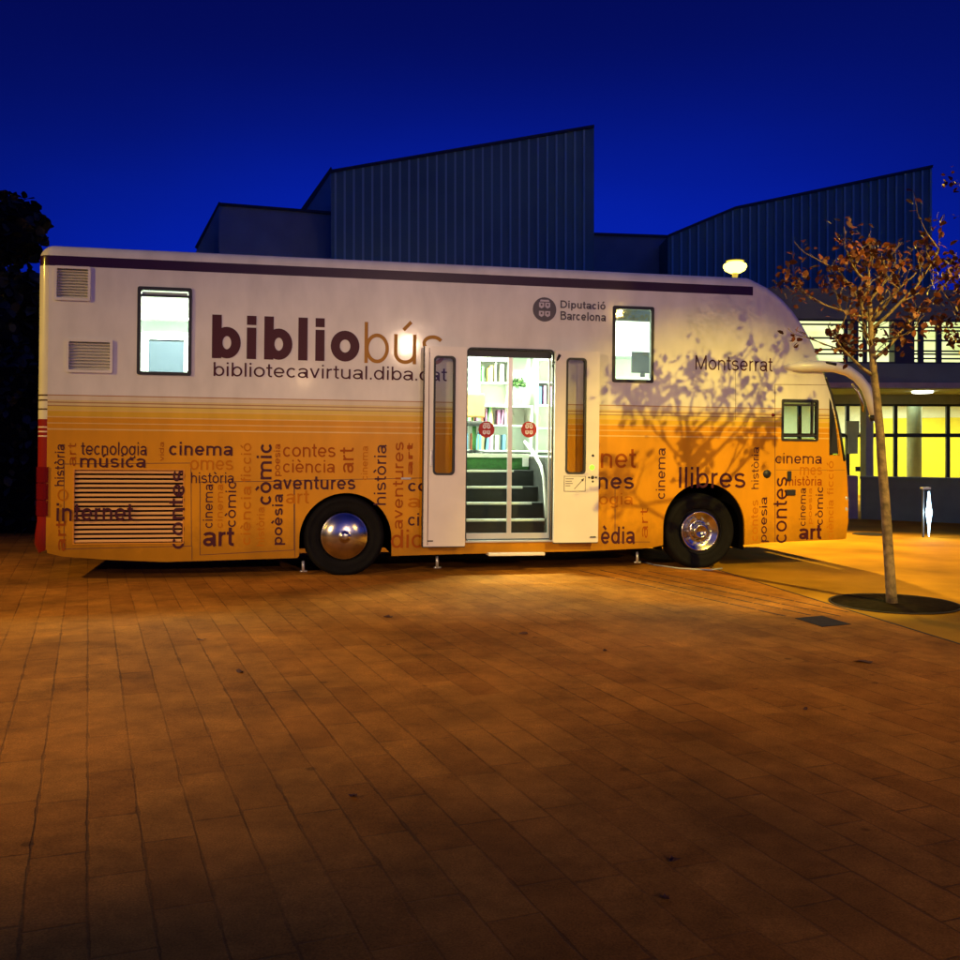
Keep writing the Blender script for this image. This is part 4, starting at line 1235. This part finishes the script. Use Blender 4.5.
def dark_tree(x, y, h, w, seed, label, n=2600, low=0.15):
    rr = random.Random(seed)
    t = empty('dark_tree', (x, y, gz(x)))
    MB().tube([(0, 0, -0.05), (0.05, 0, h*0.3), (0, 0, h*0.75)], [0.22, 0.16, 0.06], 10).build('trunk', M_['bark'], t)
    cl = [(Vector((rr.uniform(-1, 1)*w*0.55, rr.uniform(-1, 1)*w*0.45, h*rr.uniform(low+0.12, 0.86))), rr.uniform(0.22, 0.40)*w) for _ in range(22)]
    m = MB()
    for k in range(n):
        c, r = rr.choice(cl)
        d = Vector((rr.gauss(0, 1), rr.gauss(0, 1), rr.gauss(0, 1))).normalized()*r*rr.uniform(0.55, 1.05)
        P = c + d
        if P.z < h*low*0.6 or P.z > h: continue
        leaf_shape(m, Matrix.Translation(P) @ rnd_rot(rr), rr.uniform(0.13, 0.26))
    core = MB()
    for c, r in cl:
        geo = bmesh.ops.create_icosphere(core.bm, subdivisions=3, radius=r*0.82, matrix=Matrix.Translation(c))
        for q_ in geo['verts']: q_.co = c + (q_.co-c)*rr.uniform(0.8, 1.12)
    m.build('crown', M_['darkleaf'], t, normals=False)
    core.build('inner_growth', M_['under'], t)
    return tag(t, label, 'tree')
dark_tree(-9.3, 18.6, 6.9, 2.0, 1, 'dark bushy tree behind the rear end of the bus, its top above the bus roof', 5200, 0.05)
dark_tree(-11.6, 20.0, 6.6, 2.6, 2, 'dark tree at the left edge, beyond the rear of the bus', 4200, 0.05)
dark_tree(21.5, 38.0, 8.6, 5.0, 3, 'dark tree behind the right end of the building', 2600)
def hedge(x0, x1, y, h, seed, label):
    rr = random.Random(seed); m = MB()
    for k in range(9000):
        P = Vector((rr.uniform(x0, x1), y+rr.uniform(-0.7, 0.5), 0))
        P.z = gz(P.x) + rr.uniform(0.0, h*(0.88+0.12*math.sin(P.x*2.1)))
        leaf_shape(m, Matrix.Translation(P) @ rnd_rot(rr), rr.uniform(0.10, 0.2))
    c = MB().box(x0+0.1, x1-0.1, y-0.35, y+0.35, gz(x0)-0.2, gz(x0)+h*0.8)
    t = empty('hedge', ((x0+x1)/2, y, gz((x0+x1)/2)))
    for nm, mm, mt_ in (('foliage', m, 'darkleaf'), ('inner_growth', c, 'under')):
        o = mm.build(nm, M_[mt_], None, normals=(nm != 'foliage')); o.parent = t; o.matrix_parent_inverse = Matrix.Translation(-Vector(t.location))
    return tag(t, label, 'hedge')
hedge(-16.5, -6.0, 17.0, 3.4, 3, 'dark hedge beyond the rear end of the bus')

# ------------------------------------------------------------------ building
bd = empty('civic_building', (6, 26, 0))
def kid(mb, name, matn, parent=bd, normals=True, bevel=0):
    """mb holds world coordinates; parent everything under the building's empty"""
    o = mb.build(name, M_[matn] if isinstance(matn, str) else matn, None, normals=normals, bevel=bevel)
    o.parent = parent
    off = Vector(bd.location)
    for v in o.data.vertices: v.co -= off
    return o
fa = R(4.0)
fdx = Vector((math.cos(fa), math.sin(fa), 0)); fdy = Vector((-math.sin(fa), math.cos(fa), 0))
FO = Vector((0, 22 - 8.5*math.tan(fa), 0))          # facade line origin (x = 0)
def fpt(px, py, v=0.0):                              # photo point on the facade plane pushed back by v
    o = FO + fdy*v; d = ray(px, py); n = fdy
    t = (o - CAM).dot(n)/d.dot(n); return CAM + d*t
def fs(px, v=0.0):
    return (fpt(px, 440, v) - FO - fdy*v).dot(fdx)
def fzz(py, px=880, v=0.0): return fpt(px, py, v).z
FM = Matrix(((fdx.x, fdy.x, 0, FO.x), (fdx.y, fdy.y, 0, FO.y), (0, 0, 1, 0), (0, 0, 0, 1)))
S0, S1 = fs(560), 20.0
z388, z365, z363, z319, z289 = fzz(388), fzz(365), fzz(363.5), fzz(319.5), fzz(289)
# upper storey slabs
kid(MB().box(S0, S1, 0, 0.35, z388, z363, FM), 'lower_fascia', 'wall_dark')
kid(MB().box(S0, S1, -0.03, 0.0, z388, z388+0.12, FM), 'fascia_edge', 'concrete_pale')
kid(MB().box(S0, S1, 0, 0.35, z319, z289, FM), 'upper_fascia', 'wall_dark')
kid(MB().box(S0, S1, 0.35, 8, z289-0.12, z289-0.02, FM), 'flat_roof', 'wall_dark')
kid(MB().box(S0, S1, 0.35, 4.2, z388+0.02, z388+0.12, FM), 'soffit', 'soffit')
# upper window strip: lit blinds behind dark louvres and piers
sA, sB = fs(770), fs(1010)
kid(MB().box(S0, sA, 0.05, 0.35, z363, z319, FM), 'wall', 'wall_dark')
spans = [(770, 854), (859, 895), (915, 1010)]
piers = [(854, 859), (895, 915)]
for p0, p1 in piers + [(1010, 1400)]:
    kid(MB().box(fs(p0), min(fs(p1), S1), 0.02, 0.35, z363, z319, FM), 'pier', 'frame_dark')
for p0, p1 in spans:
    fr = MB(); s0, s1 = fs(p0), fs(p1)
    nm = max(1, round((s1-s0)/0.45))
    ww = kid(MB().box(s0, s1, 0.03, 0.08, z363, z363+0.04, FM).box(s0, s1, 0.03, 0.08, z319-0.04, z319, FM), 'window', 'frame_dark')
    xs = {770: (804, 846, 848), 859: (862, 866, 868), 915: (918.5, 923, 937)}[p0]
    for px in ((847,) if p0 == 770 else ((866,) if p0 == 859 else (922, 940))):
        s = fs(px); w_m = 0.045 if p0 != 915 else 0.06
        fr.box(s-w_m, s+w_m, 0.035, 0.09, z363+0.04, z319-0.04, FM)
    rows_ = (324.5, 338, 349.5, 354) if p0 == 770 else ((327, 341, 351) if p0 == 859 else (326.5, 330, 340, 350.5, 353.5, 358))
    for py in rows_:
        zc_ = fzz(py)
        fr.box(s0, s1, 0.06, 0.10, zc_-0.018, zc_+0.018, FM)
    o = kid(fr, 'louvre_bars', 'frame_dark', ww)
    kid(MB().box(s0, s1, 0.28, 0.30, z363, z319, FM), 'lit_blind', 'blind', ww)
# ground floor: glazing set back under the overhang, a lit yellow room behind
GV = 3.6
zg0, zg1 = 0.35, fzz(404, 900, GV)
gs0, gs1 = fs(735, GV), 20.0
zhead = z388 + 0.02
kid(MB().box(gs0, gs1, GV, GV+0.25, zg1, zhead, FM), 'lintel', 'soffit')
kid(MB().box(S0, gs0, GV, GV+0.25, -0.4, zhead, FM), 'wall', 'wall_dark')
fr = MB()
for px in (770, 800, 828, 848, 865.5, 896, 948.5, 1000, 1050):
    s = fs(px, GV); fr.box(s-0.045, s+0.045, GV, GV+0.08, -0.4, zg1, FM)
ztr = fzz(435.3, 900, GV)
fr.box(gs0, gs1, GV+0.003, GV+0.077, ztr-0.05, ztr+0.05, FM); fr.box(gs0, gs1, GV+0.003, GV+0.077, zg1-0.06, zg1, FM)
gl = kid(fr, 'window', 'frame_dark')
kid(MB().box(gs0, gs1, GV+0.03, GV+0.04, -0.4, zg1, FM), 'pane', 'glass', gl)
# room shell
RV = 8.5
kid(MB().box(gs0, gs1, RV, RV+0.1, -0.5, zg1+0.4, FM), 'room_wall', 'yellow_wall')
zwb = fzz(415, 900, RV-0.02)
wb = MB(); wb.prism([FM @ Vector((gs0, RV-0.02, zwb-0.75)), FM @ Vector((fs(852, RV), RV-0.02, zwb-0.70)), FM @ Vector((fs(880, RV), RV-0.02, zwb-0.1)), FM @ Vector((gs1, RV-0.02, zwb-0.02)), FM @ Vector((gs1, RV-0.02, zg1+0.4)), FM @ Vector((gs0, RV-0.02, zg1+0.4))], fdy*0.015)
kid(wb, 'room_wall_upper', 'white_wall')
kid(MB().box(gs0, gs1, GV+0.25, RV, zg1+0.25, zg1+0.35, FM), 'room_ceiling', 'white_wall')
kid(MB().box(gs0, gs1, GV+0.1, RV, -0.42, -0.38, FM), 'room_floor', 'concrete_pale')
kid(MB().box(gs0-0.1, gs0, GV+0.1, RV, -0.5, zg1+0.4, FM), 'room_wall', 'white_wall')
kid(MB().box(gs1, gs1+0.1, GV+0.1, RV, -0.5, zg1+0.4, FM), 'room_wall', 'white_wall')
s0, s1 = fs(907.5, GV+1.6), fs(921, GV+1.6)
kid(MB().lathe([(0.0, -0.4), ((s1-s0)/2, -0.4), ((s1-s0)/2, zg1+0.25)], 24, FM @ Matrix.Translation(((s0+s1)/2, GV+1.6, 0))), 'column', 'colgreen')
# outside column in front of the glazing
s0, s1 = fs(866, 1.2), fs(873.5, 1.2)
kid(MB().box(s0, s1, 1.2, 1.5, -0.4, zhead, FM), 'column', 'colgreen')
# dark sign plates on the glass door
for px, py, w, h in ((852.5, 428, 0.17, 0.18), (852.5, 444, 0.13, 0.25), (861, 469, 0.14, 0.06)):
    c = fs(px, GV-0.03); z = fzz(py, px, GV-0.03)
    kid(MB().box(c-w, c+w, GV-0.05, GV-0.01, z-h, z+h, FM), 'sign_plate', 'colgreen' if py < 460 else 'frame_dark', gl)
for px, py, v in ((922.5, 404.5, 1.7), (911, 412.5, GV+1.2), (955, 411, GV+2.5), (885, 411.5, GV+2.8)):
    c = fs(px, v); z = (zhead-0.03) if v < GV else zg1+0.22
    kid(MB().lathe([(0, -0.02), (0.20, -0.02), (0.24, 0.0), (0.24, 0.03), (0, 0.03)], 20, FM @ Matrix.Translation((c, v, z))), 'ceiling_lamp', 'roomlight')
for s, pw in ((9.0, 240), (13.5, 260), (17.5, 200)):
    p = FM @ Vector((s, GV+2.6, zg1+0.15)); p -= Vector(bd.location)
    area('room_lamp', p, 2.5, pw, (0.98, 1.0, 0.74), bd)

# metal-clad saw-tooth volumes behind
def clad(front_px_y, name, Y, depth, rib_px, back=None, matn='metal_clad', ribs=True, ang=0.0):
    """front polygon given in the photo at distance Y (facing the plaza), real thickness behind"""
    P = [at(x, y, Y) for x, y in front_px_y]
    P = P[:] 
    m = MB()
    poly = P + [Vector((P[-1].x, P[-1].y, -0.4)), Vector((P[0].x, P[0].y, -0.4))]
    m.prism(poly, (0, depth, 0))
    o = kid(m, name, matn)
    if ribs:
        r = MB(); x = front_px_y[0][0] + rib_px*0.5
        pts = front_px_y
        while x < pts[-1][0]-1:
            for (xa, ya), (xb, yb) in zip(pts, pts[1:]):
                if xa <= x <= xb:
                    y = ya + (yb-ya)*(x-xa)/(xb-xa)
            q = at(x, y+1.5, Y)
            r.box(q.x-0.028, q.x+0.028, q.y-0.05, q.y-0.001, 1.0, q.z)
            x += rib_px
        kid(r, 'standing_seams', 'metal_rib', o)
    # coping along the top
    c = MB()
    for pa, pb in zip(P, P[1:]):
        d = (pb-pa); 
        if d.length < 0.05: continue
        n = Vector((0, 0, 1))
        c.prism([pa+Vector((0, -0.08, -0.03)), pb+Vector((0, -0.08, -0.03)), pb+Vector((0, -0.08, 0.05)), pa+Vector((0, -0.08, 0.05))], (0, 0.3, 0))
    kid(c, 'coping', 'frame_dark', o)
    return o
clad([(331, 172), (594, 127)], 'sawtooth_volume', 30, 6, 9.2)
clad([(668, 236.5), (700, 223), (735, 208.5), (932, 167)], 'sawtooth_volume', 31, 7, 8.6)
clad([(219, 204.5), (331, 213.5)], 'low_volume', 31.5, 6, 9, ribs=False, matn='wall_pale')
clad([(594, 234.5), (668, 237), (735, 247), (770, 248)], 'low_volume', 32.5, 5, 9, ribs=False, matn='wall_pale')
# battered end faces in the paler wall material
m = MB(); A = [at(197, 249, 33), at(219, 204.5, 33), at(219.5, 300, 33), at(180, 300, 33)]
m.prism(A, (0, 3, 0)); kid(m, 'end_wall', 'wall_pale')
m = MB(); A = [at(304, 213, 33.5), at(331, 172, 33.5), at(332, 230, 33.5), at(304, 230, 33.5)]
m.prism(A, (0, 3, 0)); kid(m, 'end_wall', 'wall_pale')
m = MB(); d0, d1 = at(303, 214, 33.45), at(331, 172, 33.45)
m.prism([d0, d1, d1+Vector((0, 0, 0.18)), d0+Vector((-0.12, 0, 0.10))], (0, 0.3, 0)); kid(m, 'coping', 'frame_dark')
m = MB(); d0, d1 = at(197, 249, 32.95), at(219, 204.5, 32.95)
m.prism([d0, d1, d1+Vector((0, 0, 0.10)), d0+Vector((-0.08, 0, 0.05))], (0, 0.3, 0)); kid(m, 'coping', 'frame_dark')
tag(bd, 'dark metal-clad building with sawtooth roofs and lit windows behind the bus', 'building')

# low wall in front of the building
wl = empty('low_wall', (8.5, 20.6, 0))
A = ground_at(861, 519); B = ground_at(962, 523.5)
dW = (B-A); dW.z = 0; dW.normalize(); nW = Vector((-dW.y, dW.x, 0))
zt_w = at(861, 476.5, A.y).z
ang = math.atan2(dW.y, dW.x)
wl.location = (A.x, A.y, gz(A.x)); wl.rotation_euler = (0, 0, ang)
hh = zt_w - gz(A.x)
MB().box(0, 7, 0, 0.35, -0.3, hh-0.05).build('wall_face', M_['concrete'], wl)
MB().box(-0.02, 7, -0.03, 0.38, hh-0.05, hh).build('wall_cap', M_['concrete'], wl, bevel=0.01)
tag(wl, 'low dark grey wall in front of the lit yellow windows', 'wall')
wp = empty('wall_end_face', (A.x-0.14, A.y+0.1, gz(A.x)))  # left end face of the low wall, added as a separate paler block
MB().box(-0.14, 0.10, -0.05, 0.5, -0.3, hh+0.01).build('end_face_block', M_['concrete_pale'], wp, bevel=0.015)
tag(wp, 'paler block for the left end face of the low dark wall', 'pier')

# bollard light
g = ground_at(925.5, 537.5)
bl = empty('bollard_light', (g.x, g.y, gz(g.x)))
k_ = g.y/1000
hb = (537.5-489)*k_
MB().box(-0.05, -0.02, 0, 0.03, 0, hb).build('post', M_['steel_post'], bl, bevel=0.008)
MB().box(-0.07, 0.07, -0.06, 0.06, hb, hb+0.03).build('cap', M_['silver'], bl, bevel=0.006)
m = MB()
bm = m.bm
prof = [(0.008, 0.02), (0.020, 0.25*hb), (0.045, 0.45*hb), (0.055, 0.52*hb), (0.035, 0.65*hb), (0.012, 0.95*hb)]
m.lathe(prof, 12, Matrix.Translation((0.045, -0.03, 0)))
m.build('diffuser', M_['bollard'], bl)
tag(bl, 'short bollard lamp glowing bluish white before the low dark wall', 'bollard lamp')
l = bpy.data.lights.new('bollard_glow', 'POINT'); l.energy = 9; l.color = (0.6, 0.85, 1.0); l.shadow_soft_size = 0.05
lo = bpy.data.objects.new('bollard_glow', l); COL.objects.link(lo); lo.parent = bl; lo.location = (0.06, -0.15, hb*0.5)

# ------------------------------------------------------------------ street lamps
def street_lamp(x, y, h, label, power, col, aim=None, size=110, blend=0.7, soft=0.09, big=1.0):
    t = empty('street_lamp', (x, y, gz(x)))
    MB().lathe([(0.0, 0), (0.14, 0), (0.14, 0.02), (0.075, 0.05), (0.065, 1.0), (0.05, h-0.12), (0, h-0.12)], 18).build('pole', M_['steel_post'], t)
    MB().lathe([(0, h+0.12), (0.05, h+0.115), (0.15, h+0.09), (0.17, h+0.075), (0.15, h+0.06), (0.0, h+0.06)], 24).build('lamp_hood', M_['steel_post'], t)
    MB().lathe([(0, h+0.058), (0.13*big, h+0.05), (0.20*big, h+0.01), (0.215*big, h-0.03*big), (0.18*big, h-0.10*big), (0.10*big, h-0.145*big), (0.0, h-0.16*big)], 24).build('lantern', M_['sodium'], t)
    if aim:
        l = bpy.data.lights.new('lamp_beam', 'SPOT'); l.spot_size = R(size); l.spot_blend = blend
    else:
        l = bpy.data.lights.new('lamp_beam', 'POINT')
    l.energy = power; l.color = col; l.shadow_soft_size = soft
    o = bpy.data.objects.new('lamp_beam', l); COL.objects.link(o)
    if aim:
        d = Vector(aim) - Vector((x, y, h+gz(x)))
        d.normalize()
        p = Vector((0, 0, h-0.02)) + d*0.36
        o.rotation_euler = d.to_track_quat('-Z', 'Y').to_euler()
    else:
        p = Vector((0, 0, h-0.25))
    o.parent = t; o.location = p
    tag(t, label, 'street lamp', 'street lamps round the plaza')
    return t
pB = at(735, 265, 17.5)
street_lamp(pB.x, pB.y, pB.z-gz(pB.x), 'lit street lamp glowing above the roof at the front of the bus', 3400, (1.0, 0.66, 0.06), (pB.x-0.2, pB.y-4.2, 0), 125, 0.35, 0.12, big=0.95)
street_lamp(6.15, 5.3, 5.6, 'lit street lamp right of the picture that throws the tree shadow on the bus', 3100, (1.0, 0.72, 0.09), (3.1, 12.0, 0.6), 40, 0.6, 0.04)
street_lamp(8.3, 1.6, 5.0, 'lit street lamp to the right, mirrored by the front end of the bus', 1100, (1.0, 0.62, 0.12), (3.4, 8.0, 0.0), 60, 1.0)
street_lamp(6.2, -8.8, 4.9, 'lit street lamp behind the camera to the right', 2700, (1.0, 0.68, 0.44), (-0.4, 11.0, 1.0), 34, 1.0)
street_lamp(7.1, -28.0, 4.8, 'farthest lit street lamp behind the camera to the right', 500, (1.0, 0.62, 0.3), (-1.2, 11.0, 1.0), 60, 0.9)
street_lamp(-9.0, -2.0, 5.2, 'added lamp out of view behind the camera to the left, lighting the bus side', 4500, (1.0, 0.66, 0.30), (-0.5, 9.4, 0.2), 43, 1.0)  # unseen lamp added to fill light onto the bus side and plaza
street_lamp(-10.5, 7.0, 5.0, 'lit street lamp left of the picture beyond the edge', 1500, (1.0, 0.66, 0.08), (-4.4, 10.4, 0.2), 84, 0.95)

# ------------------------------------------------------------------ sky and sun
w = bpy.data.worlds.new('World'); scene.world = w; w.use_nodes = True
N = w.node_tree.nodes; L = w.node_tree.links
bg = N['Background']
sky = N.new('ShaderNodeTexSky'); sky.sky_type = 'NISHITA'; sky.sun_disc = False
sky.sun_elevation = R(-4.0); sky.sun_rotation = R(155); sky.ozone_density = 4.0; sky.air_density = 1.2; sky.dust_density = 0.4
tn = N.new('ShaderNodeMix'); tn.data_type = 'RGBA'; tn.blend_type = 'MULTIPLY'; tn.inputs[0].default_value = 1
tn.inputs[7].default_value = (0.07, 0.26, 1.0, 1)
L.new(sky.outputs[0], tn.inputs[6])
# the deep blue last light low over the building side of the sky
def wm(op, a, b=None, c=None):
    n = N.new('ShaderNodeMath'); n.operation = op
    for i, q_ in enumerate((a, b, c)):
        if q_ is None: continue
        if isinstance(q_, (int, float)): n.inputs[i].default_value = q_
        else: L.new(q_, n.inputs[i])
    return n.outputs[0]
tcw = N.new('ShaderNodeTexCoord'); spw = N.new('ShaderNodeSeparateXYZ'); L.new(tcw.outputs['Generated'], spw.inputs[0])
el_ = N.new('ShaderNodeMapRange'); el_.interpolation_type = 'SMOOTHERSTEP'
el_.inputs[1].default_value = 0.08; el_.inputs[2].default_value = 0.47; el_.inputs[3].default_value = 1.0; el_.inputs[4].default_value = 0.0
L.new(spw.outputs[2], el_.inputs[0])
az = wm('POWER', wm('MAXIMUM', spw.outputs[1], 0.0), 5.0)
nzw = N.new('ShaderNodeTexNoise'); nzw.inputs['Scale'].default_value = 2.2; nzw.inputs['Detail'].default_value = 5
mpw = N.new('ShaderNodeMapping'); mpw.inputs['Scale'].default_value = (1, 1, 2.6); L.new(tcw.outputs['Generated'], mpw.inputs[0]); L.new(mpw.outputs[0], nzw.inputs['Vector'])
f_ = wm('MULTIPLY', wm('MULTIPLY', el_.outputs[0], az), wm('MULTIPLY_ADD', nzw.outputs[0], 0.6, 0.7))
gl_ = N.new('ShaderNodeMix'); gl_.data_type = 'RGBA'; gl_.inputs[6].default_value = (0, 0, 0, 1); gl_.inputs[7].default_value = (0.001, 0.018, 0.52, 1)
L.new(f_, gl_.inputs[0])
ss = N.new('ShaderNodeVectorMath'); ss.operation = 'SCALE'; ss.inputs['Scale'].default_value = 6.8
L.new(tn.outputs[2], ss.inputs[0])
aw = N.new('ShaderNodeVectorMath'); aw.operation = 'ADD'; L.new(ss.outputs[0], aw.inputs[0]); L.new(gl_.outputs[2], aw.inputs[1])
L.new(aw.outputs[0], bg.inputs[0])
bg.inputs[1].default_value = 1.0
sl = bpy.data.lights.new('sun', 'SUN'); sl.energy = 0.02; sl.angle = R(20); sl.color = (0.5, 0.6, 1.0)
so = bpy.data.objects.new('sun', sl); COL.objects.link(so); so.rotation_euler = (R(50), 0, R(160))

# ------------------------------------------------------------------ camera and render
cam = bpy.data.cameras.new('camera'); co = bpy.data.objects.new('camera', cam); COL.objects.link(co)
co.location = CAM; co.rotation_euler = (R(90), 0, 0)
cam.sensor_width = 36; cam.lens = 36*F/960
cam.shift_y = -(480-HZ)/960
cam.clip_start = 0.05; cam.clip_end = 2000
scene.camera = co
scene.view_settings.view_transform = 'Standard'
scene.view_settings.look = 'None'
scene.view_settings.exposure = 0
scene.view_settings.gamma = 1
scene.view_settings.use_curve_mapping = False
scene.render.engine = 'CYCLES'
scene.cycles.use_denoising = True
scene.cycles.sample_clamp_indirect = 4
scene.cycles.max_bounces = 8
scene.cycles.transparent_max_bounces = 16
print('band', loc(34, 254)[1], loc(752, 287)[1], 'FLZ', FLZ, 'ZT', ZT, 'LEN', LEN, 'tree', b)
